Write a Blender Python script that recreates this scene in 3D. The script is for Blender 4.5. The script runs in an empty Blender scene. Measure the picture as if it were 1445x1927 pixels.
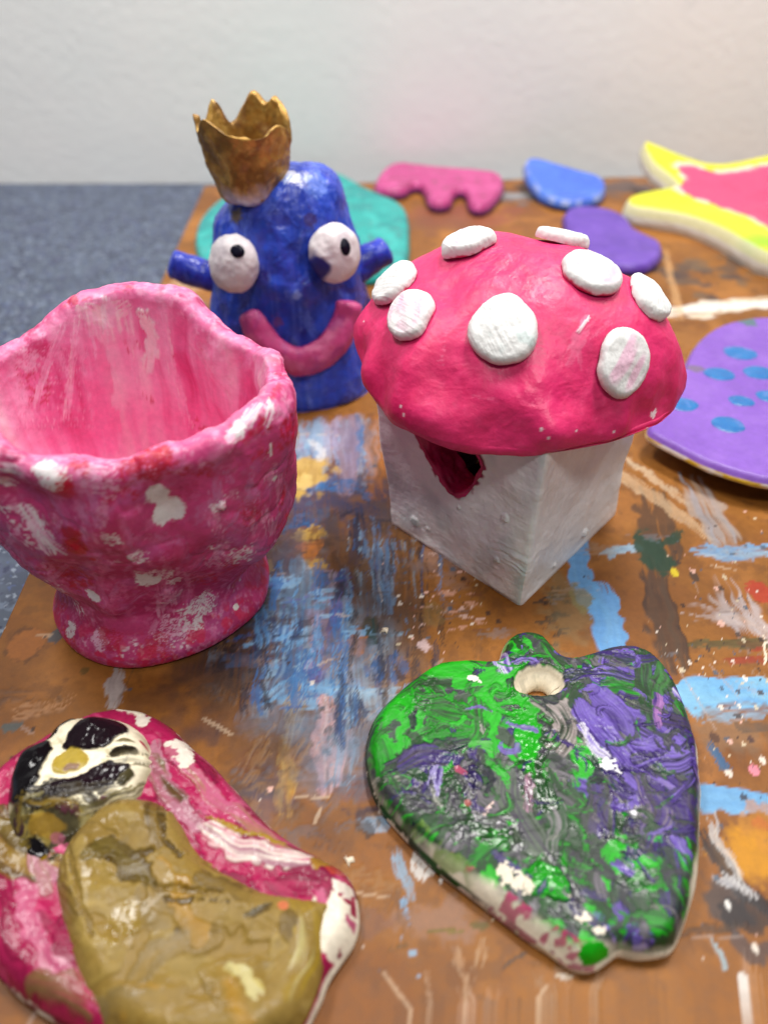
import bpy, math, random
import numpy as np
from mathutils import Vector

# ------------------------------------------------------------------ camera, world, lamps, exposure
scene = bpy.context.scene
PITCH = math.radians(38.0); CAMZ = 0.20; FPX = 1336.0; CX, CY = 722.5, 963.5
cam_d = bpy.data.cameras.new("camera"); cam = bpy.data.objects.new("camera", cam_d)
scene.collection.objects.link(cam); scene.camera = cam
cam.location = (0, 0, CAMZ); cam.rotation_euler = (math.pi / 2 - PITCH, 0, 0)
cam_d.sensor_fit = 'VERTICAL'; cam_d.sensor_height = 24.0; cam_d.lens = 24.0 * FPX / 1927.0
cam_d.clip_start = 0.01; cam_d.clip_end = 50.0
cam_d.dof.use_dof = True; cam_d.dof.focus_distance = 0.252; cam_d.dof.aperture_fstop = 4.4

world = bpy.data.worlds.new("World"); scene.world = world; world.use_nodes = True
bg = world.node_tree.nodes["Background"]
bg.inputs[0].default_value = (0.93, 0.96, 1.0, 1); bg.inputs[1].default_value = 0.15

def lamp(name, loc, target, sx, sy, power, col):
    d = bpy.data.lights.new(name, 'AREA'); d.shape = 'RECTANGLE'; d.size = sx; d.size_y = sy
    d.energy = power; d.color = col
    o = bpy.data.objects.new(name, d); scene.collection.objects.link(o); o.location = loc
    o.rotation_euler = (Vector(target) - Vector(loc)).to_track_quat('-Z', 'Y').to_euler()
    return o
lamp("ceiling_panel_lamp", (0.30, 0.56, 1.35), (0.10, 0.52, 0), 0.50, 0.20, 19.0, (1.0, 0.975, 0.94))
lamp("ceiling_panel_lamp", (-0.60, 0.54, 1.35), (-.15, 0.62, 0), 0.50, 0.20, 14.5, (1.0, 0.98, 0.95))
lamp("ceiling_panel_lamp", (1.10, 0.50, 1.35), (0.45, 0.66, 0), 0.50, 0.20, 5.5, (1.0, 0.97, 0.93))
lamp("ceiling_panel_lamp", (0.25, -0.62, 1.50), (0.05, 0.35, 0), 0.40, 0.20, 8.5, (1.0, 0.98, 0.95))
scene.view_settings.view_transform = 'Standard'; scene.view_settings.look = 'None'
scene.view_settings.exposure = 0.0; scene.view_settings.gamma = 1.0

# ------------------------------------------------------------------ small maths
rng = np.random.default_rng(7)
FW = np.array([0, math.cos(PITCH), -math.sin(PITCH)]); UP = np.array([0, math.sin(PITCH), math.cos(PITCH)])
def ray(px, py): return FW + np.array([(px - CX) / FPX, 0, 0]) - UP * (py - CY) / FPX
def G(px, py, z=0.0):                        # photo point on the level plane z -> metres
    d = ray(px, py); t = (z - CAMZ) / d[2]; return np.array([0, 0, CAMZ]) + d * t
def W(px, py, Y):                            # photo point on the upright plane at distance Y
    d = ray(px, py); t = Y / d[1]; return np.array([0, 0, CAMZ]) + d * t
def proj(P):
    q = P - np.array([0, 0, CAMZ]); dep = q @ FW
    return CX + FPX * q[:, 0] / dep, CY - FPX * (q @ UP) / dep, dep

def lin(r, g=None, b=None, k=0.9):           # sRGB 0-255 -> linear paint colour
    c = np.array([r, g, b], float) / 255.0
    return np.where(c <= 0.04045, c / 12.92, ((c + 0.055) / 1.055) ** 2.4) * k

def _h(ix, iy, iz, seed):
    n = (ix.astype(np.int64) * 374761393 + iy.astype(np.int64) * 668265263 + iz.astype(np.int64) * 1274126177 + seed * 974634353) & 0xffffffff
    n = ((n ^ (n >> 13)) * 1274126177) & 0xffffffff
    n = (n ^ (n >> 16)) & 0xffff
    return n.astype(np.float32) / 65535.0
def noise(x, y, z=None, seed=0):             # value noise 0..1
    x = np.asarray(x, np.float32); y = np.asarray(y, np.float32)
    ix = np.floor(x); iy = np.floor(y); fx = x - ix; fy = y - iy
    fx = fx * fx * fx * (fx * (fx * 6 - 15) + 10); fy = fy * fy * fy * (fy * (fy * 6 - 15) + 10)
    if z is None:
        zz = np.zeros_like(ix)
        a = _h(ix, iy, zz, seed); b = _h(ix + 1, iy, zz, seed); c = _h(ix, iy + 1, zz, seed); d = _h(ix + 1, iy + 1, zz, seed)
        return (a + (b - a) * fx) * (1 - fy) + (c + (d - c) * fx) * fy
    z = np.asarray(z, np.float32); iz = np.floor(z); fz = z - iz; fz = fz * fz * (3 - 2 * fz)
    o = 0
    for dz, wz in ((0, 1 - fz), (1, fz)):
        a = _h(ix, iy, iz + dz, seed); b = _h(ix + 1, iy, iz + dz, seed); c = _h(ix, iy + 1, iz + dz, seed); d = _h(ix + 1, iy + 1, iz + dz, seed)
        o = o + ((a + (b - a) * fx) * (1 - fy) + (c + (d - c) * fx) * fy) * wz
    return o
def fbm(P, f, oct=4, seed=0, gain=0.5):      # P (N,3) metres, f per metre, result about 0..1
    s = 0; a = 1; tot = 0
    for k in range(oct):
        s = s + a * noise(P[:, 0] * f + 13.7 * k, P[:, 1] * f + 5.1 * k, P[:, 2] * f + 9.3 * k, seed + k); tot += a; a *= gain; f *= 2.03
    return s / tot
def sst(a, b, x):
    t = np.clip((x - a) / (b - a), 0, 1); return t * t * (3 - 2 * t)
def smooth_poly(pts, it=3, closed=True):     # Chaikin corner cutting
    p = np.array(pts, float)
    for _ in range(it):
        q = np.roll(p, -1, 0) if closed else p[1:]
        pp = p if closed else p[:-1]
        n = np.empty((len(pp) * 2, p.shape[1])); n[0::2] = pp * .75 + q * .25; n[1::2] = pp * .25 + q * .75
        if not closed: n = np.vstack([p[:1], n, p[-1:]])
        p = n
    return p
def spline_periodic(th, knots):              # smooth periodic interpolation of (deg, value) pairs
    k = sorted((math.radians(a) % (2 * math.pi), v) for a, v in knots)
    a = np.array([x[0] for x in k]); v = np.array([x[1] for x in k])
    a = np.concatenate([a[-2:] - 2 * math.pi, a, a[:2] + 2 * math.pi]); v = np.concatenate([v[-2:], v, v[:2]])
    th = np.asarray(th) % (2 * math.pi)
    i = np.clip(np.searchsorted(a, th) - 1, 1, len(a) - 3)
    t = (th - a[i]) / (a[i + 1] - a[i])
    m0 = (v[i + 1] - v[i - 1]) / (a[i + 1] - a[i - 1]) * (a[i + 1] - a[i]); m1 = (v[i + 2] - v[i]) / (a[i + 2] - a[i]) * (a[i + 1] - a[i])
    return (2 * t**3 - 3 * t**2 + 1) * v[i] + (t**3 - 2 * t**2 + t) * m0 + (-2 * t**3 + 3 * t**2) * v[i + 1] + (t**3 - t**2) * m1
def curve_pts(pts, n):                       # smooth open curve resampled evenly
    p = smooth_poly(pts, 3, False); s = np.concatenate([[0], np.cumsum(np.linalg.norm(np.diff(p, axis=0), axis=1))])
    t = np.linspace(0, s[-1], n); return np.stack([np.interp(t, s, p[:, k]) for k in range(p.shape[1])], 1)

# ------------------------------------------------------------------ mesh building
def vnormals(V, Q):
    a = V[Q[:, 2]] - V[Q[:, 0]]; b = V[Q[:, 3]] - V[Q[:, 1]]; n = np.cross(a, b); out = np.zeros_like(V)
    for k in range(4):
        for c in range(3): out[:, c] += np.bincount(Q[:, k], n[:, c], len(V))
    return out / (np.linalg.norm(out, axis=1, keepdims=True) + 1e-12)

def build(name, V, Q, mat, parent=None, col=None, gloss=None, ngons=()):
    me = bpy.data.meshes.new(name); V = np.asarray(V, np.float32); Q = np.asarray(Q, np.int32)
    ng = [np.asarray(g, np.int32) for g in ngons]
    nl = Q.size + sum(len(g) for g in ng)
    me.vertices.add(len(V)); me.vertices.foreach_set('co', V.ravel())
    me.loops.add(nl); me.loops.foreach_set('vertex_index', np.concatenate([Q.ravel()] + ng).astype(np.int32))
    st = np.concatenate([np.arange(0, Q.size, 4), Q.size + np.cumsum([0] + [len(g) for g in ng[:-1]]) if ng else np.zeros(0)]).astype(np.int32)
    me.polygons.add(len(Q) + len(ng)); me.polygons.foreach_set('loop_start', st)
    me.polygons.foreach_set('use_smooth', np.ones(len(Q) + len(ng), bool))
    me.update(calc_edges=True); me.validate()
    if col is not None:
        a = me.attributes.new('paint', 'FLOAT_COLOR', 'POINT')
        g = np.full((len(V), 1), 0.5) if gloss is None else np.asarray(gloss).reshape(-1, 1)
        a.data.foreach_set('color', np.hstack([np.clip(col, 0, 1), np.clip(g, 0, 1)]).astype(np.float32).ravel())
    me.materials.append(mat)
    o = bpy.data.objects.new(name, me); scene.collection.objects.link(o)
    if parent is not None: o.parent = parent; o.matrix_parent_inverse = parent.matrix_basis.inverted()
    return o
def tag(o, label=None, cat=None, group=None, kind=None):
    if label: o['label'] = label
    if cat: o['category'] = cat
    if group: o['group'] = group
    if kind: o['kind'] = kind
    return o
def thing(name, loc, label, cat, group=None):
    o = bpy.data.objects.new(name, None); scene.collection.objects.link(o); o.location = loc
    o.empty_display_size = 0.02
    return tag(o, label, cat, group)
def gridq(nr, nc, wrap=True, off=0):         # quads of a (rows x columns) sheet
    r = np.arange(nr - 1)[:, None]; c = np.arange(nc if wrap else nc - 1)[None, :]
    c2 = (c + 1) % nc; a = r * nc + c; b = r * nc + c2; d = (r + 1) * nc + c; e = (r + 1) * nc + c2
    return np.stack([a, b, e, d], -1).reshape(-1, 4) + off

def seg_sd(P, poly):                         # signed distance (+ inside) and nearest outline point
    n = len(P); best = np.full(n, 1e9); near = np.zeros((n, 2)); ins = np.zeros(n, bool)
    for i in range(len(poly)):
        a = poly[i]; b = poly[(i + 1) % len(poly)]; ab = b - a; L = ab @ ab + 1e-18
        t = np.clip(((P - a) @ ab) / L, 0, 1); q = a + t[:, None] * ab; d = ((P - q) ** 2).sum(1)
        m = d < best; best[m] = d[m]; near[m] = q[m]
        c = (a[1] > P[:, 1]) != (b[1] > P[:, 1])
        if c.any():
            xi = a[0] + (P[:, 1] - a[1]) / (b[1] - a[1] + 1e-18) * ab[0]; ins ^= c & (P[:, 0] < xi)
    d = np.sqrt(best); return np.where(ins, d, -d), near

class Slab:                                   # clay rolled flat and cut: a sheet inside an outline, with rounded sides
    def __init__(s, poly, res, holes=()):
        lo = poly.min(0) - res * 1.5; hi = poly.max(0) + res * 1.5
        xs = np.arange(lo[0], hi[0], res); ys = np.arange(lo[1], hi[1], res); nx, ny = len(xs), len(ys)
        X, Y = np.meshgrid(xs, ys); P = np.stack([X.ravel(), Y.ravel()], 1)
        sd, near = seg_sd(P, poly)
        for h in holes:
            s2, n2 = seg_sd(P, h); m = -s2 < sd; sd = np.where(m, -s2, sd); near[m] = n2[m]
        ins = sd > 0
        Q = gridq(ny, nx, False); Q = Q[ins[Q].any(1)]
        used = np.zeros(len(P), bool); used[Q.ravel()] = True
        snap = used & (sd <= 0); P[snap] = near[snap]; sd = np.where(snap, 0, sd)
        mv = used & ~snap & (sd < 3 * res); ed = np.concatenate([Q[:, [0, 1]], Q[:, [1, 2]], Q[:, [2, 3]], Q[:, [3, 0]]]); cnt = np.bincount(ed.ravel(), minlength=len(P))
        for _ in range(6):                    # even out the cells next to the cut edge
            av = np.stack([np.bincount(ed[:, 0], P[ed[:, 1], c], len(P)) + np.bincount(ed[:, 1], P[ed[:, 0], c], len(P)) for c in range(2)], 1)
            P[mv] = .5 * P[mv] + .5 * av[mv] / cnt[mv][:, None]
        k_ = np.where(mv)[0]; dn, _n = seg_sd(P[k_], poly)
        for h in holes: dn = np.minimum(dn, -seg_sd(P[k_], h)[0])
        sd[k_] = np.maximum(dn, 0)
        idx = -np.ones(len(P), int); idx[used] = np.arange(used.sum())
        s.P = P[used]; s.d = np.maximum(sd[used], 0); s.Q = idx[Q]; s.n = len(s.P)
        e = np.concatenate([s.Q[:, [0, 1]], s.Q[:, [1, 2]], s.Q[:, [2, 3]], s.Q[:, [3, 0]]])
        key = np.minimum(e[:, 0], e[:, 1]) * s.n + np.maximum(e[:, 0], e[:, 1])
        u, first, cnt = np.unique(key, return_index=True, return_counts=True)
        s.edge = e[first[cnt == 1]]
    def finish(s, name, z, zbase, mat, parent, col, gloss, sidecol, bulge=0.0006, rows=4, bottom=False, inner=None, taper=0.0, sidegloss=0.4, seed=0):
        # z: top heights, zbase: heights of the underside
        V = [np.column_stack([s.P, z])]; C = [col]; Gs = [gloss]; Q = [s.Q]
        bv = np.unique(s.edge); m = -np.ones(s.n, int); m[bv] = np.arange(len(bv)); nb = len(bv)
        d = s.P[s.edge[:, 1]] - s.P[s.edge[:, 0]]; nrm = np.stack([d[:, 1], -d[:, 0]], 1)
        N = np.zeros((nb, 2))
        for k in range(2):
            for c in range(2): N[:, c] += np.bincount(m[s.edge[:, k]], nrm[:, c], nb)
        N /= np.linalg.norm(N, axis=1, keepdims=True) + 1e-12
        a_, b_ = m[s.edge[:, 0]], m[s.edge[:, 1]]
        for _ in range(8):
            N2 = N * 1.0
            for c in range(2): N2[:, c] += np.bincount(a_, N[b_, c], nb) + np.bincount(b_, N[a_, c], nb)
            N = N2 / (np.linalg.norm(N2, axis=1, keepdims=True) + 1e-12)
        base = s.n
        lookup = np.arange(s.n)
        for r in range(1, rows + 1):
            t = r / rows; off = bulge * math.sin(math.pi * min(1, t * 1.0)) - 0.0006 * (t == 1)
            zz = z[bv] * (1 - t) + zbase[bv] * t
            if inner is not None: off = off + taper * t * inner[bv]
            w = 0.0006 * (noise(s.P[bv, 0] * 130, s.P[bv, 1] * 130 + r * .4, seed=seed + 3) - .5) * (t < 1)
            V.append(np.column_stack([s.P[bv] + N * (off + w)[:, None] if np.ndim(off + w) else s.P[bv], zz]))
            C.append(sidecol(s.P[bv], t) if callable(sidecol) else np.tile(sidecol, (nb, 1))); Gs.append(np.full(nb, sidegloss))
            new = -np.ones(s.n, int); new[bv] = base + np.arange(nb)
            a = lookup[s.edge[:, 0]]; b = lookup[s.edge[:, 1]]
            Q.append(np.stack([b, a, new[s.edge[:, 0]], new[s.edge[:, 1]]], 1))
            lookup = new; base += nb
        V = np.vstack(V); C = np.vstack(C); Gs = np.concatenate(Gs); Q = np.vstack(Q)
        if bottom:                            # the underside, same sheet turned over
            nb0 = len(V); Vb = np.column_stack([s.P, zbase + 0.0002]); V = np.vstack([V, Vb]); C = np.vstack([C, np.tile(sidecol(s.P, 1.0) if callable(sidecol) else sidecol, (1 if callable(sidecol) else s.n, 1))])
            Gs = np.concatenate([Gs, np.full(s.n, .4)]); Q = np.vstack([Q, s.Q[:, ::-1] + nb0])
        return build(name, V, Q, mat, parent, C, Gs)
def dome(d, R, e=0.5): x = np.minimum(d / R, 1); return e + (1 - e) * (1 - (1 - x) ** 2.4)

# ------------------------------------------------------------------ painting: brush strokes laid on the vertices of a surface
class Canvas:
    def __init__(s, P, base, gloss=0.5):
        s.P = np.asarray(P, float); s.n = len(P); s.col = np.tile(np.asarray(base, float), (s.n, 1)) if np.ndim(base) == 1 else base.copy()
        s.h = np.zeros(s.n); s.g = np.full(s.n, float(gloss)); s.seed = 0
    def mix(s, m, c, g=None):
        s.col = s.col * (1 - m[:, None]) + np.asarray(c) * m[:, None]
        if g is not None: s.g = s.g * (1 - m) + g * m
    def stroke(s, pts, w, cols, op=1.0, dry=0.25, edge=0.35, h=0.0, g=None, up=(0, 0, 1), warp=0.0, bf=None, taper=0.3, ridge=0.3):
        s.seed += 1; sd = s.seed; pts = np.asarray(pts, float); r = w / 2 * 1.6 + warp
        lo = pts.min(0) - r; hi = pts.max(0) + r
        sel = np.where(((s.P > lo) & (s.P < hi)).all(1))[0]
        if len(sel) == 0: return
        p = s.P[sel]; q = p
        if warp > 0:
            f = 0.5 / warp; q = p + warp * 2 * (np.stack([noise(p[:, 0] * f * .35, p[:, 1] * f * .35, p[:, 2] * f * .35, 101 + k) for k in range(3)], 1) - .5)
        best = np.full(len(sel), 1e9); U = np.zeros(len(sel)); S = np.zeros(len(sel)); acc = 0; up = np.asarray(up, float)
        for a, b in zip(pts[:-1], pts[1:]):
            ab = b - a; L = np.linalg.norm(ab) + 1e-12; dr = ab / L; side = np.cross(up, dr); side /= np.linalg.norm(side) + 1e-9
            rel = q - a; t = np.clip(rel @ dr, 0, L); d = np.linalg.norm(rel - t[:, None] * dr, axis=1)
            m = d < best; best[m] = d[m]; S[m] = (acc + t)[m]; U[m] = (rel @ side)[m]; acc += L
        sg = np.sign(U); nu = best / (w / 2)
        bf = bf or 9.0 / w
        b1 = noise(U * bf, S * bf * .06, seed=sd) * .65 + noise(U * bf * 2.6, S * bf * .15, seed=sd + 50) * .35
        b2 = noise(U * bf * .45, S * bf * .05, seed=sd + 99) * .6 + noise(U * bf * 1.4, S * bf * .08, seed=sd + 31) * .4
        ef = noise(p[:, 0] * 3.2 / w, p[:, 1] * 3.2 / w, p[:, 2] * 3.2 / w, sd + 7) - .5
        tt = S / (acc + 1e-9); end = np.minimum(1, np.minimum(tt, 1 - tt) / max(taper, 1e-3))
        m = sst(1.0, .82, nu + edge * 2 * ef + (1 - end) * .25 * (b1))
        if dry > 0: m = m * sst(dry - .14, dry + .14, b1 + .25 * end - .1)
        cols = np.atleast_2d(np.asarray(cols, float)); k = np.clip((b2 - .2) / .6, 0, .9999) * (len(cols) - 1); i = k.astype(int); f = (k - i)[:, None]
        c = cols[i] * (1 - f) + cols[np.minimum(i + 1, len(cols) - 1)] * f
        mo = (m * op)[:, None]; s.col[sel] = s.col[sel] * (1 - mo) + c * mo
        if h: s.h[sel] = s.h[sel] * (1 - .6 * m) + h * m * (.72 + .28 * b1 + ridge * .6 * sst(.45, .9, nu))
        if g is not None: s.g[sel] = s.g[sel] * (1 - m) + g * m
    def blob(s, c, r, col, op=1.0, edge=0.5, soft=0.1, g=None, h=0.0, f=2.2, dry=0.0):
        s.seed += 1; c = np.asarray(c, float); r = np.asarray(r, float) * np.ones(3)
        sel = np.where((np.abs(s.P - c) < r * 1.7).all(1))[0]
        if len(sel) == 0: return
        p = s.P[sel]; d = np.linalg.norm((p - c) / r, axis=1); ff = f / r.max()
        n = noise(p[:, 0] * ff, p[:, 1] * ff, p[:, 2] * ff, s.seed) * .6 + noise(p[:, 0] * ff * 3, p[:, 1] * ff * 3, p[:, 2] * ff * 3, s.seed + 1) * .4 - .5
        m = sst(1 + soft, 1 - soft, d + 2 * edge * n)
        if dry: a_ = s.seed * 1.7; q0 = (p - c) @ np.array([math.cos(a_), math.sin(a_), .6]); q1 = (p - c) @ np.array([-math.sin(a_), math.cos(a_), -.5]); m = m * sst(dry - .1, dry + .1, noise(q0 * ff * 9, q1 * ff * 2.2, seed=s.seed + 9) * .6 + .4 * noise(p[:, 0] * ff * 7, p[:, 1] * ff * 7, p[:, 2] * ff * 7, s.seed + 8))
        mo = (m * op)[:, None]; s.col[sel] = s.col[sel] * (1 - mo) + np.asarray(col) * mo
        if g is not None: s.g[sel] = s.g[sel] * (1 - m) + g * m
        if h: s.h[sel] += h * m
    def pick(s, px, py):                      # nearest surface point seen at a photo point
        x, y, d = proj(s.P); m = np.where((np.abs(x - px) < 6) & (np.abs(y - py) < 6))[0]
        if len(m) == 0: m = np.array([np.argmin((x - px) ** 2 + (y - py) ** 2)])
        return m[np.argmin(d[m])]

# ------------------------------------------------------------------ materials
def painted(name, rough=(0.55, 0.3), bump=0.15, bscale=900.0, var=0.12, vscale=260.0, metallic=0.0, spec=0.5, coat=0.0, stretch=None, fine=0.0):
    m = bpy.data.materials.new(name); m.use_nodes = True; nt = m.node_tree; N = nt.nodes; L = nt.links; b = N['Principled BSDF']
    at = N.new('ShaderNodeAttribute'); at.attribute_name = 'paint'
    tc = N.new('ShaderNodeTexCoord'); src = tc.outputs['Object']
    if stretch:
        mp = N.new('ShaderNodeMapping'); mp.inputs['Scale'].default_value = stretch; L.new(src, mp.inputs[0]); src = mp.outputs[0]
    n1 = N.new('ShaderNodeTexNoise'); n1.inputs['Scale'].default_value = vscale; n1.inputs['Detail'].default_value = 6; n1.inputs['Roughness'].default_value = .65; L.new(src, n1.inputs['Vector'])
    mr = N.new('ShaderNodeMapRange'); mr.inputs[1].default_value = .3; mr.inputs[2].default_value = .7; mr.inputs[3].default_value = 1 - var; mr.inputs[4].default_value = 1 + var; L.new(n1.outputs[0], mr.inputs[0])
    mul = N.new('ShaderNodeVectorMath'); mul.operation = 'SCALE'; L.new(at.outputs['Color'], mul.inputs[0]); L.new(mr.outputs[0], mul.inputs['Scale'])
    L.new(mul.outputs[0], b.inputs['Base Color'])
    rr = N.new('ShaderNodeMapRange'); rr.inputs[3].default_value = rough[0]; rr.inputs[4].default_value = rough[1]; L.new(at.outputs['Alpha'], rr.inputs[0])
    ra = N.new('ShaderNodeMath'); ra.operation = 'MULTIPLY_ADD'; ra.inputs[1].default_value = .22; L.new(n1.outputs[0], ra.inputs[0])
    rs = N.new('ShaderNodeMath'); rs.operation = 'SUBTRACT'; rs.inputs[1].default_value = .11; L.new(rr.outputs[0], rs.inputs[0]); L.new(rs.outputs[0], ra.inputs[2]); L.new(ra.outputs[0], b.inputs['Roughness'])
    n2 = N.new('ShaderNodeTexNoise'); n2.inputs['Scale'].default_value = bscale; n2.inputs['Detail'].default_value = 5; n2.inputs['Roughness'].default_value = .6; L.new(src, n2.inputs['Vector'])
    bp = N.new('ShaderNodeBump'); bp.inputs['Strength'].default_value = bump; bp.inputs['Distance'].default_value = 0.001; L.new(n2.outputs[0], bp.inputs['Height']); L.new(bp.outputs[0], b.inputs['Normal'])
    b.inputs['Metallic'].default_value = metallic; b.inputs['Specular IOR Level'].default_value = spec
    if coat: b.inputs['Coat Weight'].default_value = coat; b.inputs['Coat Roughness'].default_value = .12
    return m
M_board = painted('board_paint', (0.62, 0.38), 0.08, 1400, .12, 300, spec=.22)
M_matte = painted('matte_paint', (0.75, 0.45), 0.25, 700, .08, 300, spec=.4)
M_clay = painted('acrylic_paint', (0.62, 0.25), 0.16, 900, .10, 350, spec=.5)
M_wet = painted('thick_wet_paint', (0.60, 0.10), 0.05, 1100, .12, 500, spec=.22)
M_white = painted('white_acrylic', (0.6, 0.3), 0.22, 600, .03, 300, spec=.5)
M_gold = painted('gold_paint', (0.55, 0.30), 0.2, 500, .2, 250, metallic=.35)
M_blue = painted('blue_glaze_paint', (0.5, 0.2), 0.25, 350, .2, 180, spec=.5)

# ------------------------------------------------------------------ the setting: worktop and wall
def worktop_mat():
    m = bpy.data.materials.new('speckled_laminate'); m.use_nodes = True; nt = m.node_tree; N = nt.nodes; L = nt.links; b = N['Principled BSDF']
    tc = N.new('ShaderNodeTexCoord'); base = None
    def rgb(c): return (*lin(*c), 1)
    prev = None
    for i, (sc, lo, hi, c) in enumerate([(45, .44, .56, (78, 87, 103)), (95, .52, .6, (72, 78, 100)), (150, .56, .62, (100, 111, 130)), (210, .58, .63, (48, 52, 76)), (300, .60, .64, (126, 135, 150)), (190, .60, .66, (74, 88, 128))]):
        n = N.new('ShaderNodeTexNoise'); n.inputs['Scale'].default_value = sc; n.inputs['Detail'].default_value = 2.5; n.noise_dimensions = '4D'; n.inputs['W'].default_value = i * 3.3; L.new(tc.outputs['Object'], n.inputs['Vector'])
        r = N.new('ShaderNodeMapRange'); r.inputs[1].default_value = lo; r.inputs[2].default_value = hi; L.new(n.outputs[0], r.inputs[0])
        mx = N.new('ShaderNodeMix'); mx.data_type = 'RGBA'; L.new(r.outputs[0], mx.inputs['Factor']); mx.inputs['B'].default_value = rgb(c)
        if prev is None: mx.inputs['A'].default_value = rgb((64, 71, 88))
        else: L.new(prev, mx.inputs['A'])
        prev = mx.outputs['Result']
    L.new(prev, b.inputs['Base Color']); b.inputs['Roughness'].default_value = .5; b.inputs['Specular IOR Level'].default_value = .3
    return m
def wall_mat():
    m = bpy.data.materials.new('white_wall_paint'); m.use_nodes = True; nt = m.node_tree; N = nt.nodes; L = nt.links; b = N['Principled BSDF']
    tc = N.new('ShaderNodeTexCoord')
    n = N.new('ShaderNodeTexNoise'); n.inputs['Scale'].default_value = 3.5; n.inputs['Detail'].default_value = 4; L.new(tc.outputs['Object'], n.inputs['Vector'])
    r = N.new('ShaderNodeValToRGB'); e = r.color_ramp.elements; e[0].position = .35; e[0].color = (.80, .82, .80, 1); e[1].position = .65; e[1].color = (.87, .85, .82, 1); L.new(n.outputs[0], r.inputs[0])
    n3 = N.new('ShaderNodeTexNoise'); n3.inputs['Scale'].default_value = 28; n3.inputs['Detail'].default_value = 6; L.new(tc.outputs['Object'], n3.inputs['Vector'])
    r3 = N.new('ShaderNodeMapRange'); r3.inputs[1].default_value = .66; r3.inputs[2].default_value = .74; r3.inputs[3].default_value = 0; r3.inputs[4].default_value = .5; L.new(n3.outputs[0], r3.inputs[0])
    mx = N.new('ShaderNodeMix'); mx.data_type = 'RGBA'; L.new(r3.outputs[0], mx.inputs['Factor']); L.new(r.outputs[0], mx.inputs['A']); mx.inputs['B'].default_value = (.76, .76, .74, 1)
    L.new(mx.outputs['Result'], b.inputs['Base Color'])
    n2 = N.new('ShaderNodeTexNoise'); n2.inputs['Scale'].default_value = 120; n2.inputs['Detail'].default_value = 5; L.new(tc.outputs['Object'], n2.inputs['Vector'])
    bp = N.new('ShaderNodeBump'); bp.inputs['Strength'].default_value = .22; bp.inputs['Distance'].default_value = .002; L.new(n2.outputs[0], bp.inputs['Height']); L.new(bp.outputs[0], b.inputs['Normal'])
    b.inputs['Roughness'].default_value = .55
    return m
def box(name, lo, hi, mat):
    x0, y0, z0 = lo; x1, y1, z1 = hi
    V = [(x0, y0, z0), (x1, y0, z0), (x1, y1, z0), (x0, y1, z0), (x0, y0, z1), (x1, y0, z1), (x1, y1, z1), (x0, y1, z1)]
    Q = [(3, 2, 1, 0), (4, 5, 6, 7), (0, 1, 5, 4), (1, 2, 6, 5), (2, 3, 7, 6), (3, 0, 4, 7)]
    o = build(name, V, Q, mat); o.data.polygons.foreach_set('use_smooth', [False] * 6); return o
BT = 0.015                                    # board thickness; its top face is z = 0
WALLY = 0.921
tag(box('worktop', (-2, -.5, -BT - .04), (2, WALLY - .001, -BT - .0005), worktop_mat()), kind='structure')
def wall():
    nx, nz = 140, 40; xs = np.linspace(-2, 2, nx); zs = np.linspace(-.06, .62, nz)
    X, Z = np.meshgrid(xs, zs); P = np.column_stack([X.ravel(), np.full(X.size, WALLY), Z.ravel()])
    P[:, 1] += .0015 * (fbm(P, 9, 3, 5) - .5)
    V = np.vstack([P, P + [0, .1, 0]]); q = gridq(nz, nx, False)
    return build('wall', V, np.vstack([q, q[:, ::-1] + len(P)]), wall_mat())
tag(wall(), kind='structure')

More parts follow.
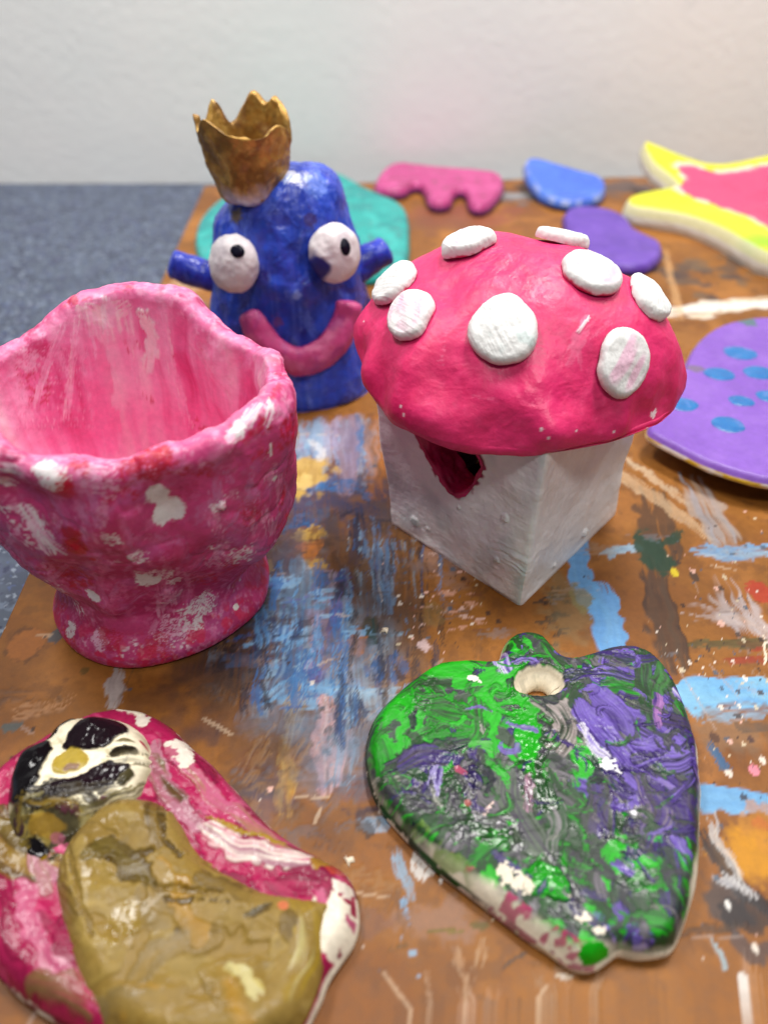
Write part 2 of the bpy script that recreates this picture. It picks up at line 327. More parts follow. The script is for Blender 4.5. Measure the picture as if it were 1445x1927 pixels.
# ------------------------------------------------------------------ the paint-stained drawing board
def drawing_board():
    A = G(0, 1203)[:2]; Bp = G(386, 350)[:2]; bd = (Bp - A) / np.linalg.norm(Bp - A); ad = np.array([bd[1], -bd[0]])
    L1 = (Bp - A) @ bd; near = -.30; Wd = .72
    nr, nf, no = 500, 720, 10
    t = np.linspace(0, 1, nr - 10); bs = np.concatenate([np.linspace(near, -.13, 11)[:-1], -.13 + (L1 + .13) * (t * .42 + .58 * t ** 2.3)])
    rows = []
    for b in bs:
        o = A + bd * b; Y = max(o[1], .04); xr = .085 + .55 * Y; amax = np.clip(xr - o[0], .05, Wd - .02)
        ra = np.concatenate([np.linspace(0, amax, nf), np.linspace(amax, Wd, no + 1)[1:]])
        rows.append(o + ra[:, None] * ad)
    P2 = np.vstack(rows); nc = nf + no; P = np.column_stack([P2, np.zeros(len(P2))])
    u = P2 @ ad; v = P2 @ bd
    # bare hardboard, with old washed-in stains
    n1 = fbm(P, 14, 4, 1); n2 = fbm(P, 70, 4, 9); n3 = noise(u * 900, v * 60, seed=4)
    base = lin(158, 102, 42) * (1 - n1[:, None]) + lin(120, 74, 28) * n1[:, None]
    base = base * (.84 + .26 * n2[:, None] + .03 * (n3[:, None] - .5))
    cv = Canvas(P, base, .5)
    cv.mix(sst(.50, .66, fbm(P, 22, 4, 21)) * .55 * sst(.02, .3, P[:, 1] * 0 + .2), lin(104, 58, 26))
    cv.mix(sst(.52, .68, fbm(P, 60, 4, 23)) * .4, lin(120, 70, 30)); cv.mix(sst(.55, .7, fbm(P, 35, 4, 24)) * .35, lin(188, 124, 60)); cv.mix(sst(.60, .68, fbm(P, 160, 4, 25)) * .35, lin(96, 60, 34))
    def wpx(x, y, dx, dy, w):
        n = np.hypot(dx, dy) + 1e-9; ox, oy = -dy / n * w / 2, dx / n * w / 2
        return np.linalg.norm(G(x + ox, y + oy) - G(x - ox, y - oy))
    def S(pts, w, cols, op=.9, dry=.35, edge=.3, taper=.25, h=.00018, g=None, warp=0.0, bf=None):
        warp = warp or .0012; p = np.array(pts, float); d = p[-1] - p[0]; c = p.mean(0); ww = wpx(c[0], c[1], d[0], d[1], w)
        q = curve_pts(np.array([G(*a) for a in p]), 12) if len(p) > 2 else np.array([G(*a) for a in p])
        cols = [lin(*c) for c in cols] if np.ndim(cols[0]) else [lin(*cols)]
        cv.stroke(q, ww, cols, op, dry, edge, h, g, taper=taper, warp=warp, bf=bf or 11.0 / ww)
    def Bl(x, y, rx, ry, col, op=.9, edge=.5, soft=.12, dry=0.0, g=None):
        c = G(x, y); r = np.array([np.linalg.norm(G(x + rx, y) - c), np.linalg.norm(G(x, y - ry) - G(x, y + ry)) / 2, .01])
        cv.blob(c, r, lin(*col), op, edge, soft, g=g, dry=dry)
    sky, lblue, blue, dblue = (104, 158, 204), (134, 168, 194), (48, 96, 150), (36, 56, 94)
    navy, black, grey, lilac, viol = (36, 38, 58), (38, 34, 36), (150, 150, 158), (165, 150, 178), (104, 92, 145)
    brown, dbrown, orange, ochre, gold = (120, 74, 44), (74, 52, 40), (186, 112, 46), (190, 130, 30), (196, 158, 74)
    green, pinkw, white, red = (34, 62, 46), (206, 160, 160), (222, 218, 212), (176, 46, 40)
    # the blue painted band between the cup and the house
    Bl(560, 930, 120, 75, dblue, .8, .9, .5); Bl(455, 1180, 95, 110, navy, .8, .9, .5); Bl(460, 1270, 110, 60, dbrown, .75, .9, .5)
    Bl(620, 1010, 130, 60, (88, 72, 66), .7, 1., .5); Bl(700, 1130, 70, 160, (96, 78, 62), .7, .9, .5); Bl(590, 1190, 110, 130, lblue, .55, .9, .5)
    for k in range(26):
        x = rng.uniform(565, 705); S([(x, rng.uniform(785, 800)), (x + rng.uniform(-8, 8), rng.uniform(840, 930))], rng.uniform(14, 38), [lblue, (150, 165, 190), lilac, blue][k % 4:k % 4 + 1][0], .6, .45)
    S([(655, 790), (655, 925)], 40, [(130, 110, 130), (150, 130, 150)], .8, .3); S([(700, 785), (706, 930)], 40, [brown, orange], .7, .3)
    for k in range(30):
        x = rng.uniform(470, 700); y = rng.uniform(900, 1010); S([(x, y), (x + rng.uniform(-60, 60), y + rng.uniform(-14, 14))], rng.uniform(18, 42), [dblue, blue, navy, (70, 84, 110)][k % 4], .6, .5)
    Bl(578, 892, 42, 34, gold, .9, .6, .2); Bl(572, 905, 16, 14, (210, 180, 110), .8, .6); S([(600, 868), (612, 850), (585, 830)], 16, white, .5, .4)
    for k in range(14): Bl(rng.uniform(500, 600), rng.uniform(990, 1080), rng.uniform(10, 26), rng.uniform(8, 16), [orange, gold, brown][k % 3], .75, .8)
    S([(678, 975), (668, 1060)], 34, [navy, dblue], .85, .25)
    for k in range(34):                       # combed vertical streaks beside the house
        x = 655 + k * 4.2 + rng.uniform(-3, 3); S([(x, rng.uniform(975, 1010)), (x + rng.uniform(-3, 3), rng.uniform(1050, 1190))], rng.uniform(3, 7), [lblue, (130, 96, 62), dbrown, blue, (150, 150, 140)][k % 5], .75, .3)
    S([(720, 1010), (716, 1120)], 44, [blue, (92, 130, 170), dblue], .75, .5); S([(726, 1070), (722, 1150)], 40, [(74, 110, 165), lblue], .8, .35)
    S([(765, 1000), (790, 1250)], 60, [dbrown, (96, 70, 50)], .6, .4); S([(640, 1040), (655, 1140)], 44, [dbrown, brown], .7, .4)
    S([(560, 1080), (545, 1190), (500, 1330)], 110, [sky, lblue, (122, 160, 196), blue], .85, .35); S([(615, 1090), (600, 1250)], 70, [(150, 128, 158), lilac, viol], .8, .3)
    for k in range(50):
        x = rng.uniform(495, 640); y = rng.uniform(1120, 1300); S([(x, y), (x + rng.uniform(-45, -20), y + rng.uniform(2, 16))], rng.uniform(5, 14), [sky, lblue, blue, navy, sky][k % 5], .75, .4)
    S([(648, 1080), (640, 1150), (605, 1250), (592, 1290)], 34, [viol, (70, 74, 150), blue], .85, .2); S([(650, 1070), (655, 1200), (640, 1290)], 22, [lblue, sky], .8, .4)
    Bl(608, 1092, 13, 18, (34, 58, 104), .9, .4); Bl(640, 1095, 9, 11, dblue, .8)
    S([(475, 1070), (470, 1160)], 40, [gold, (110, 110, 90), dblue], .6, .5); Bl(480, 1130, 60, 30, (60, 60, 62), .7, .9, .4)
    for k in range(40):
        x = rng.uniform(400, 540); y = rng.uniform(1100, 1330); S([(x, y), (x + rng.uniform(-50, 50), y + rng.uniform(-10, 10))], rng.uniform(12, 30), [navy, black, dbrown, (58, 62, 70)][k % 4], .7, .5)
    Bl(448, 1268, 50, 34, (46, 40, 44), .9, .6, .2); Bl(468, 1240, 40, 16, (60, 84, 120), .6, .8)
    Bl(697, 1185, 20, 28, green, .95, .3); S([(690, 1200), (770, 1190)], 12, [green, lblue], .7, .4)
    Bl(672, 1205, 22, 26, orange, .9, .6); Bl(640, 1230, 10, 22, orange, .5, .6)
    S([(560, 1310), (640, 1312), (700, 1318)], 70, [lblue, sky, (160, 190, 210)], .85, .35); Bl(550, 1295, 34, 22, sky, .8, .7)
    for k in range(22):
        x = rng.uniform(690, 775); y = rng.uniform(1225, 1330); S([(x, y), (x + rng.uniform(-6, 6), y + rng.uniform(16, 44))], rng.uniform(10, 24), [blue, (36, 92, 152), navy, lblue][k % 4], .8, .35)
    S([(640, 1330), (700, 1330), (740, 1320)], 60, [lblue, (170, 180, 186)], .75, .4); Bl(648, 1240, 50, 40, (130, 140, 165), .5, .9, .4)
    wear = sst(.50, .60, .45 * noise(u * 1300, v * 70, seed=811) + .55 * fbm(P, 160, 4, 812)); near = np.exp(-((P[:, 0] - G(600, 1130)[0]) / .055) ** 2 - ((P[:, 1] - G(600, 1110)[1]) / .11) ** 2)
    cv.col = cv.col * (1 - (wear * near * .42)[:, None]) + base * .72 * (wear * near * .42)[:, None]
    # below the band
    S([(615, 1320), (612, 1470)], 52, [pinkw, (196, 140, 132), (214, 176, 170)], .85, .25); S([(655, 1360), (640, 1460)], 60, [grey, lblue, pinkw], .65, .5)
    for k in range(26):
        x = rng.uniform(620, 690); y = rng.uniform(1330, 1480); S([(x, y), (x - 22, y + 22)], rng.uniform(4, 10), [(150, 160, 172), (120, 134, 150)][k % 2], .7, .45)
    S([(530, 1395), (540, 1470), (530, 1525)], 36, [ochre, gold, (150, 100, 24)], .9, .25); Bl(482, 1440, 28, 36, (92, 44, 30), .6, .8, .4); Bl(470, 1370, 70, 60, (104, 70, 46), .6, .9, .5)
    S([(560, 1300), (545, 1400)], 34, [(150, 130, 90), gold], .6, .5)
    for k in range(70):                       # spatter: small dark rings and drops
        Bl(rng.normal(660, 45), rng.normal(1375, 30), rng.uniform(2, 7), rng.uniform(2, 6), [(80, 74, 72), (60, 52, 50), (100, 96, 96)][k % 3], .7, .5)
    Bl(690, 1535, 44, 18, navy, .8, .9, .3); Bl(712, 1550, 26, 12, lblue, .6, .8); Bl(690, 1555, 22, 20, black, .7, .8); S([(720, 1530), (755, 1528)], 10, [white, grey], .7, .3)
    S([(752, 1600), (760, 1640), (768, 1690)], 24, [lblue, (120, 150, 170)], .75, .4); S([(755, 1700), (768, 1738)], 17, [lblue, sky], .85, .2); S([(752, 1745), (748, 1775)], 5, lblue, .8, .2); Bl(776, 1793, 8, 7, lblue, .8, .4); Bl(788, 1838, 5, 5, lblue, .7)
    Bl(795, 1628, 23, 30, (196, 190, 184), .9, .3, .08, dry=.35); Bl(762, 1566, 4, 5, white, .9); Bl(829, 1657, 4, 5, white, .9)
    Bl(830, 1735, 70, 34, (140, 108, 92), .6, .9, .4); Bl(705, 1735, 40, 24, (118, 80, 62), .6, .8, .3)
    S([(808, 1757), (840, 1752), (876, 1750)], 12, [(98, 84, 30), (120, 104, 40)], .9, .2); Bl(905, 1742, 16, 8, (90, 80, 30), .85); S([(720, 1785), (760, 1772)], 12, (96, 70, 34), .7)
    S([(857, 1765), (868, 1805), (884, 1845), (890, 1900)], 24, [(196, 170, 140), (176, 136, 100)], .5, .48, taper=.5); S([(912, 1765), (905, 1810), (892, 1840)], 22, [(196, 170, 140), (176, 140, 104)], .45, .5, taper=.5)
    S([(925, 1833), (965, 1805), (1000, 1780)], 9, (70, 62, 56), .8, .3); S([(1015, 1838), (1070, 1832)], 14, [(214, 196, 160), white], .75, .35)
    for k in range(9):                        # thin whitish veils in the foreground
        x = rng.uniform(790, 1440); y = rng.uniform(1800, 1880); S([(x, y), (x + rng.uniform(-10, 22), 1926)], rng.uniform(14, 60), [(190, 146, 112), (196, 164, 144), (176, 126, 84), (160, 146, 126)][k % 4], .26, .5, taper=.6)
    S([(806, 1830), (812, 1926)], 20, [(196, 168, 140), (180, 150, 120)], .4, .5, taper=.6)
    for k in range(26): S([(x := rng.uniform(760, 1440), 1915 + rng.uniform(-8, 12)), (x + rng.uniform(20, 60), 1915 + rng.uniform(-8, 12))], rng.uniform(8, 22), [(70, 50, 40), (90, 80, 60), (196, 186, 150), (80, 96, 80)][k % 4], .65, .5)
    0; S([(1330, 1880), (1350, 1926)], 16, (190, 164, 136), .4, .5)
    # right of the house
    S([(1222, 935), (1245, 1040)], 70, [dbrown, (60, 48, 42)], .75, .35); S([(1225, 1060), (1262, 1245)], 58, [(66, 54, 46), dbrown, black], .85, .35)
    for k in range(26): S([(x := rng.uniform(1000, 1052), y := rng.uniform(1105, 1225)), (x + rng.uniform(20, 45), y + rng.uniform(-3, 3))], rng.uniform(5, 9), [black, (52, 40, 34)][k % 2], .75, .35)
    Bl(1060, 1150, 40, 60, (130, 112, 80), .5, .8, .3)
    S([(1085, 1020), (1092, 1090), (1115, 1150)], 46, [sky, (92, 148, 202)], .95, .15); S([(1125, 1105), (1140, 1160), (1150, 1212)], 56, [(92, 148, 202), sky], .95, .18); Bl(1092, 1128, 20, 24, (128, 120, 80), .8, .5)
    S([(1150, 880), (1250, 950), (1330, 1010)], 22, [(214, 186, 150), (196, 160, 120)], .6, .4); S([(1180, 865), (1290, 945)], 14, [(220, 200, 170)], .5, .4)
    S([(1300, 905), (1335, 970), (1372, 1040)], 52, [(150, 168, 186), (180, 160, 140)], .65, .45)
    S([(1318, 1040), (1380, 1042), (1446, 1036)], 30, [lblue, sky, (160, 190, 214)], .8, .35); S([(1133, 1045), (1165, 1036), (1200, 1032)], 16, [(160, 186, 200), lblue], .85, .25)
    Bl(1228, 1040, 30, 34, green, .95, .45); S([(1240, 1025), (1262, 1022), (1285, 1003)], 14, green, .9, .2)
    Bl(1268, 1077, 7, 9, (214, 190, 40), .95, .3); Bl(1305, 1083, 8, 8, (60, 50, 46), .8)
    S([(1370, 1110), (1400, 1170), (1420, 1200)], 70, [(186, 184, 190), (170, 160, 160)], .6, .5); S([(1300, 1150), (1390, 1160), (1440, 1190)], 40, [(170, 172, 182), (190, 170, 160)], .5, .5)
    Bl(1432, 1118, 26, 18, (170, 54, 36), .85, .6); Bl(1420, 1215, 26, 8, (150, 40, 30), .7, .7)
    S([(1300, 1212), (1380, 1208), (1446, 1212)], 18, [(84, 84, 50), (60, 62, 40)], .75, .3); S([(1360, 1245), (1440, 1238)], 16, [(150, 46, 34), (120, 40, 30)], .7, .4)
    S([(1433, 1195), (1434, 1245)], 7, (232, 214, 190), .9, .1)
    S([(1270, 1312), (1350, 1306), (1450, 1302)], 62, [(104, 162, 206), (122, 174, 204), sky], .97, .12); S([(1320, 1345), (1450, 1335)], 34, [lblue, (120, 160, 186), brown], .75, .45)
    Bl(1390, 1385, 70, 34, (118, 96, 76), .55, .9, .4); Bl(1420, 1368, 40, 10, (80, 70, 62), .6, .8)
    S([(1335, 1405), (1365, 1445)], 18, [(40, 76, 110), (52, 96, 134)], .9, .2); Bl(1342, 1388, 12, 12, (70, 46, 40), .8); Bl(1412, 1392, 8, 8, (60, 40, 46), .8); Bl(1418, 1449, 10, 10, (222, 132, 148), .95, .25)
    S([(1310, 1500), (1380, 1506), (1450, 1512)], 50, [(98, 152, 198), (112, 164, 202)], .96, .15)
    Bl(1432, 1552, 16, 12, (164, 44, 36), .9, .5); Bl(1420, 1610, 66, 56, (196, 134, 24), .85, .6, .3); Bl(1440, 1560, 40, 40, (180, 120, 40), .6, .6)
    S([(1325, 1570), (1360, 1640), (1445, 1720)], 30, [(56, 58, 62), black], .85, .25); Bl(1365, 1690, 44, 44, (62, 60, 62), .8, .7, .2); Bl(1415, 1725, 50, 30, (44, 40, 42), .8, .6)
    S([(1340, 1530), (1360, 1600), (1400, 1670)], 26, [(200, 196, 190), grey], .7, .45); S([(1350, 1650), (1390, 1665), (1420, 1690)], 22, [(210, 206, 204), grey], .7, .4); S([(1336, 1660), (1340, 1700)], 10, (220, 206, 190), .8, .2); Bl(1368, 1702, 6, 10, white, .9)
    S([(1280, 1755), (1340, 1742), (1400, 1745)], 24, [(66, 54, 44), dbrown], .7, .4); S([(1340, 1760), (1365, 1800), (1362, 1815)], 12, (150, 172, 180), .8, .3); Bl(1425, 1790, 40, 30, (60, 60, 66), .7, .8); Bl(1395, 1840, 8, 8, white, .8); Bl(1420, 1865, 12, 14, (84, 44, 34), .8)
    # left of the board
    Bl(50, 1212, 37, 31, (96, 60, 32), .75, .3, .06); Bl(51, 1211, 34, 28, (158, 96, 42), .85, .3, .08)
    Bl(110, 1196, 15, 10, (70, 80, 88), .85, .6); S([(70, 1198), (100, 1194)], 7, (190, 160, 130), .6, .3); Bl(22, 1366, 18, 9, (74, 86, 86), .85, .7); Bl(62, 1372, 4, 4, (60, 40, 30), .9)
    S([(217, 1262), (216, 1300), (209, 1326)], 30, [(176, 166, 162), (150, 140, 140)], .9, .22); S([(30, 1345), (90, 1330), (130, 1310)], 30, [(196, 146, 104)], .45, .5)
    for k in range(9): S([(x := rng.uniform(0, 100), y := 1370 + rng.uniform(0, 60)), (x + rng.uniform(40, 90), y - rng.uniform(0, 6))], 3, (204, 164, 110), .5, .3)
    Bl(300, 1320, 60, 24, (104, 66, 40), .5, .9, .4); Bl(160, 1262, 8, 6, (96, 80, 40), .7); Bl(112, 1316, 7, 5, (96, 66, 40), .6); Bl(125, 1280, 10, 6, (120, 76, 40), .5)
    # behind: figure, far pieces
    Bl(300, 590, 60, 26, (92, 106, 118), .8, .8, .3); Bl(330, 545, 36, 16, (200, 170, 140), .5, .9, .3)
    for k in range(10): S([(x := rng.uniform(350, 700), 325 + rng.uniform(0, 12)), (x + rng.uniform(20, 60), 326 + rng.uniform(0, 12))], 10, [(90, 96, 110), (140, 140, 140), (80, 64, 56)][k % 3], .7, .4)
    Bl(880, 405, 90, 20, (132, 66, 58), .6, .7, .3); Bl(820, 420, 60, 18, (120, 74, 52), .6, .8, .3); Bl(985, 322, 60, 5, (90, 46, 34), .8, .6); Bl(980, 370, 50, 12, (96, 98, 106), .8, .8, .3)
    Bl(1180, 350, 60, 16, (78, 76, 82), .8, .8, .3); Bl(1010, 352, 40, 10, (70, 56, 50), .7, .8, .3); Bl(1160, 322, 60, 6, (70, 44, 36), .7, .6); S([(950, 368), (1010, 366)], 10, (160, 160, 160), .6, .4); Bl(920, 335, 40, 10, (80, 40, 36), .7, .8)
    for k in range(36): Bl(rng.normal(1330, 60), rng.normal(510, 22), rng.uniform(5, 22), rng.uniform(2, 7), [(84, 66, 56), (62, 54, 56), (104, 84, 66)][k % 3], .75, .7)
    S([(1270, 590), (1340, 580), (1446, 566)], 26, [(222, 196, 160), white], .8, .35); S([(1290, 582), (1446, 572)], 12, white, .8, .2); S([(1250, 470), (1280, 600)], 12, (206, 160, 110), .5, .4)
    Bl(1300, 640, 60, 26, (150, 100, 50), .5, .8, .4); Bl(1360, 470, 60, 16, (130, 84, 46), .6, .8, .4)
    for k in range(60):
        x, y = rng.normal(540, 120), rng.uniform(1000, 1560); Bl(x, y, rng.uniform(20, 70), rng.uniform(14, 50), [(60, 44, 36), (84, 60, 42), (44, 44, 54), (52, 76, 112), (108, 128, 150), (104, 72, 44), (44, 58, 84)][rng.integers(0, 7)], rng.uniform(.15, .4), .9, .55)
    for k in range(120):
        x, y = rng.normal(560, 170), rng.uniform(1000, 1760); d = rng.normal(0, 26); c = [(70, 50, 38), (96, 66, 40), (56, 50, 52), (110, 84, 60), (84, 92, 104), (150, 112, 70)][rng.integers(0, 6)]
        S([(x, y), (x + d, y + rng.uniform(20, 70))] if k % 2 else [(x, y), (x + rng.uniform(30, 90), y + d * .3)], rng.uniform(8, 40), c, .34, .5, .5, .5)
    for k in range(50):
        x, y = rng.uniform(900, 1445), rng.uniform(930, 1900); S([(x, y), (x + rng.uniform(20, 80), y + rng.normal(0, 6))], rng.uniform(6, 26), [(90, 62, 38), (170, 150, 130), (70, 56, 46), (120, 130, 140)][k % 4], .32, .52, .5, .5)
    for k in range(46):
        x, y = rng.uniform(470, 690), rng.uniform(1040, 1330); v_ = k % 3 != 2
        S([(x, y), (x + rng.uniform(-14, 6), y + rng.uniform(40, 110))] if v_ else [(x, y), (x - rng.uniform(20, 60), y + rng.uniform(0, 14))], rng.uniform(6, 26), [[blue, sky], [(40, 60, 104), navy], [sky, lblue], [(44, 100, 164), blue], [navy, (30, 30, 40)], [(92, 84, 140), blue]][k % 6], .7, .45, .4, .4)
    for k in range(40):
        x, y = rng.uniform(640, 830), rng.uniform(960, 1280); S([(x, y), (x + rng.uniform(-5, 8), y + rng.uniform(40, 140))], rng.uniform(3, 14), [(50, 44, 46), (36, 44, 66), (84, 62, 44), (94, 130, 170), (28, 26, 30)][k % 5], .6, .42, .4, .4)
    # everywhere: faint scratches, flecks, drops
    sc_ = [(214, 190, 160), (90, 66, 50), (170, 150, 140)]
    for k in range(90):
        p = G(rng.uniform(0, 1440), rng.uniform(640, 1920)); d = rng.normal(0, .010); e = rng.normal(0, .003)
        if rng.random() < .4: d, e = e, d
        cv.stroke([p, p + [d, e, 0]], rng.uniform(.0006, .0016), [lin(*sc_[k % 3])], .38, .12, .25, taper=.6, bf=2.5 / .001)
    fl = [(226, 214, 200), (222, 176, 160), (62, 46, 40), (70, 84, 100), (206, 190, 160), (50, 36, 34)]
    for k in range(640):
        if k < 170: x, y = rng.uniform(0, 1440), rng.uniform(600, 1920)
        elif k < 480: x, y = rng.normal(1370, 70), rng.choice([rng.normal(1225, 50), rng.normal(1390, 70), rng.normal(1130, 70)])
        else: x, y = rng.normal(820, 60), rng.normal(1120, 60)
        r = (.00018 + .0011 * rng.random() ** 5) * (.6 + .4 * min(1, (1920 - y) / 900 + .3))
        cv.blob(G(x, y), (r, r * rng.uniform(.7, 1.5), .01), lin(*fl[rng.integers(0, 6)]), .85, .35)
    for k in range(30):
        x, y = rng.uniform(770, 900), rng.uniform(1040, 1200); S([(x, y), (x + rng.uniform(10, 30), y + rng.uniform(-5, 5))], rng.uniform(3, 9), [(200, 150, 130), (214, 180, 170), (110, 66, 44)][k % 3], .6, .4)
    Bl(820, 1155, 20, 18, (120, 92, 50), .6, .8, .2); Bl(800, 1215, 14, 12, (206, 180, 180), .7, .7)
    z = .00025 * (fbm(P, 120, 3, 3) - .5) + cv.h
    V = np.column_stack([P2, z]); q = gridq(nr, nc, False)[:, ::1]
    # outer edge down to the worktop
    loop = np.concatenate([np.arange(nc), np.arange(1, nr) * nc + nc - 1, (nr - 1) * nc + np.arange(nc - 2, -1, -1), np.arange(nr - 2, 0, -1) * nc])
    lo = V[loop].copy(); lo[:, 2] = -BT; mid = V[loop].copy(); mid[:, 2] = -.0008; n0 = len(V); k = len(loop); i = np.arange(k); j = (i + 1) % k
    ctr = V[loop].mean(0); mid[:, :2] += (mid[:, :2] - ctr[:2]) * .0012; lo[:, :2] = mid[:, :2]
    q2 = np.stack([loop[i], n0 + i, n0 + j, loop[j]], 1); q3 = np.stack([n0 + i, n0 + k + i, n0 + k + j, n0 + j], 1)
    V = np.vstack([V, mid, lo]); C = np.vstack([cv.col, np.tile(lin(190, 140, 84), (k, 1)), np.tile(lin(150, 100, 56), (k, 1))])
    o = build('drawing_board', V, np.vstack([q, q2, q3]), M_board, None, C, np.concatenate([cv.g, np.full(2 * k, .2)]), [np.arange(n0 + 2 * k - 1, n0 + k - 1, -1)])
    tag(o, 'brown wooden drawing board covered in old paint stains, lying under all the clay pieces', 'drawing board')
drawing_board()

# ------------------------------------------------------------------ pink pinch-pot cup
def pink_cup():
    root = thing('clay_cup', (-.086, .206, 0), 'wobbly pink and white clay cup with a flared foot, left of the mushroom house', 'clay cup')
    nth = 500; th = np.linspace(0, 2 * math.pi, nth, endpoint=False); dg = np.degrees(th)
    c0 = np.array([-.0868, .2065])
    rim_r = spline_periodic(th, [(0, .0575), (25, .0565), (50, .052), (75, .0535), (95, .0545), (120, .053), (150, .055), (180, .0575), (215, .054), (250, .0505), (285, .0495), (310, .0525), (335, .0585)])
    rim_z = spline_periodic(th, [(0, .0925), (20, .0935), (40, .0915), (60, .0955), (80, .1035), (100, .107), (118, .104), (135, .0965), (160, .0925), (190, .0935), (215, .0945), (240, .096), (262, .0905), (290, .0905), (310, .0915), (335, .0945)])
    belly = spline_periodic(th, [(0, .0550), (45, .054), (90, .053), (135, .053), (180, .0545), (225, .0505), (270, .0480), (315, .0520)])
    neck = spline_periodic(th, [(0, .0358), (60, .035), (120, .035), (180, .0372), (220, .0365), (255, .0365), (285, .0360), (310, .0360)])
    foot = spline_periodic(th, [(0, .0405), (30, .040), (90, .040), (180, .0405), (200, .0415), (230, .0425), (262, .0425), (290, .0405), (320, .0400), (345, .0412)])
    # outside profile, foot to rim, then over the lip and down inside
    prof = [(0.0, foot - .003, 0 * th), (.02, foot, .0015 + 0 * th), (.05, foot + .0004, .0055 + 0 * th), (.09, foot - .0018, .0095 + 0 * th), (.14, neck + .0006, .0140 + 0 * th), (.19, neck - .0002, .0215 + 0 * th), (.27, neck + .0045, .030 + 0 * th),
            (.37, belly - .0045, .041 + 0 * th), (.47, belly, .056 + 0 * th), (.57, belly * .55 + rim_r * .45, .072 + .15 * (rim_z - .092)), (.66, rim_r - .0006, rim_z - .0085), (.70, rim_r - .0004, rim_z - .003), (.725, rim_r - .0026, rim_z), (.75, rim_r - .0056, rim_z - .0004), (.775, rim_r - .0078, rim_z - .0036),
            (.84, rim_r - .0096, rim_z - .020), (.90, belly - .0115, .050 + 0 * th), (.95, neck - .004, .030 + 0 * th), (.98, neck - .018, .0235 + 0 * th), (1.0, neck * 0 + .0004, .0228 + 0 * th)]
    ts = np.array([p[0] for p in prof]); R_ = np.stack([p[1] for p in prof]); Z_ = np.stack([p[2] for p in prof])
    nr = 380; t = np.linspace(0, 1, nr)
    i = np.clip(np.searchsorted(ts, t, 'right') - 1, 0, len(ts) - 2); f = ((t - ts[i]) / (ts[i + 1] - ts[i]))[:, None]
    def cr(A):
        a = A[np.maximum(i - 1, 0)]; b = A[i]; c = A[i + 1]; d = A[np.minimum(i + 2, len(ts) - 1)]
        m0 = (c - a) * .42; m1 = (d - b) * .42
        return (2 * f**3 - 3 * f**2 + 1) * b + (f**3 - 2 * f**2 + f) * m0 + (-2 * f**3 + 3 * f**2) * c + (f**3 - f**2) * m1
    R = cr(R_); Z = np.maximum(cr(Z_), 0)
    Z = Z + np.interp(t, [.5, .66, .80, .88], [0, 1, 1, 0])[:, None] * .0030 * (noise(np.cos(th) * 3.1, np.sin(th) * 3.1, seed=61) - .5 + .12 * (noise(np.cos(th) * 7, np.sin(th) * 7, seed=62) - .5))
    R = R - np.interp(t, [.72, .755, .80, .9], [0, 1, 1, 0])[:, None] * .0026 * noise(np.cos(th) * 4, np.sin(th) * 4, seed=63)
    P = np.stack([c0[0] + R * np.cos(th), c0[1] + R * np.sin(th), Z], -1).reshape(-1, 3)
    TT = np.repeat(t, nth); TH = np.tile(th, nr); Q = gridq(nr, nth)
    up = sst(.0, .02, P[:, 2])
    N = vnormals(P, Q)
    inner = sst(.72, .80, TT)
    lump = ((fbm(P, 26, 2, 10) - .5) * .0075 + (fbm(P, 52, 2, 11) - .5) * .0060) * (1 - .6 * inner) + (fbm(P, 110, 2, 12) - .5) * .0016 + (fbm(P, 420, 3, 14) - .5) * .00035
    ang = (TH * .054)                          # arc length round the pot
    lump += inner * (noise(ang * 55, Z.ravel() * 9, seed=5) - .5) * .0042 + inner * (noise(ang * 200 + 3 * noise(ang * 40, Z.ravel() * 40, seed=8), Z.ravel() * 14, seed=6) - .5) * .0007
    q = fbm(P, 60, 3, 66); crease = sst(.06, 0, np.abs(q - .52)) * (1 - inner) * sst(.3, .5, TT + .1); lump -= crease * .0005
    P2 = P + N * (lump * up * (1 - sst(.97, 1, TT)))[:, None]
    # dents: pinched hollow at the front left, thumb press, twisted fold
    cv = Canvas(P2, lin(226, 84, 146), .4)
    def dent(px, py, r, depth):
        k = cv.pick(px, py); d = np.linalg.norm(P2 - P2[k], axis=1); P2[:] = P2 + N * (-depth * np.exp(-(d / r) ** 2))[:, None]
    dent(255, 1120, .012, .0012); dent(60, 960, .008, .0035); dent(20, 930, .006, .0025); dent(310, 960, .006, .0015); dent(400, 985, .010, -.0018); dent(200, 1010, .014, -.002); dent(470, 830, .010, .002); dent(130, 1085, .008, .0025); dent(90, 900, .006, -.0025)
    P2[:, 2] = np.maximum(P2[:, 2], 0); cv.P = P2
    a = fbm(P2, 55, 4, 31); b = fbm(P2, 150, 4, 32); c = fbm(P2, 520, 4, 33)
    deep, mid, light, pale, redc, wht = lin(180, 36, 96), lin(206, 64, 126), lin(234, 128, 176), lin(244, 190, 216), lin(196, 18, 56), lin(240, 234, 234)
    cv.col = np.tile(mid, (cv.n, 1))
    cv.mix(sst(.5, .62, a) * .75, deep); cv.mix(sst(.54, .66, b) * .55, lin(196, 86, 150)); cv.mix(sst(.5, .7, c) * sst(.42, .6, a) * .5, light)
    # inside: pulled streaks of pink and white
    aw = ang + .006 * fbm(P2, 60, 2, 48); st = noise(aw * 85, Z.ravel() * 16, seed=40) * .5 + noise(aw * 240, Z.ravel() * 26, seed=41) * .25 + noise(aw * 900, Z.ravel() * 60, seed=42) * .10 + .15 * fbm(P2, 90, 3, 47)
    ic = lin(232, 108, 162)[None] * (1 - sst(.34, .62, st))[:, None] + lin(244, 172, 206)[None] * sst(.34, .62, st)[:, None]
    ic = ic * (1 - .8 * sst(.56, .78, st)[:, None]) + lin(246, 216, 224) * .8 * sst(.56, .78, st)[:, None]
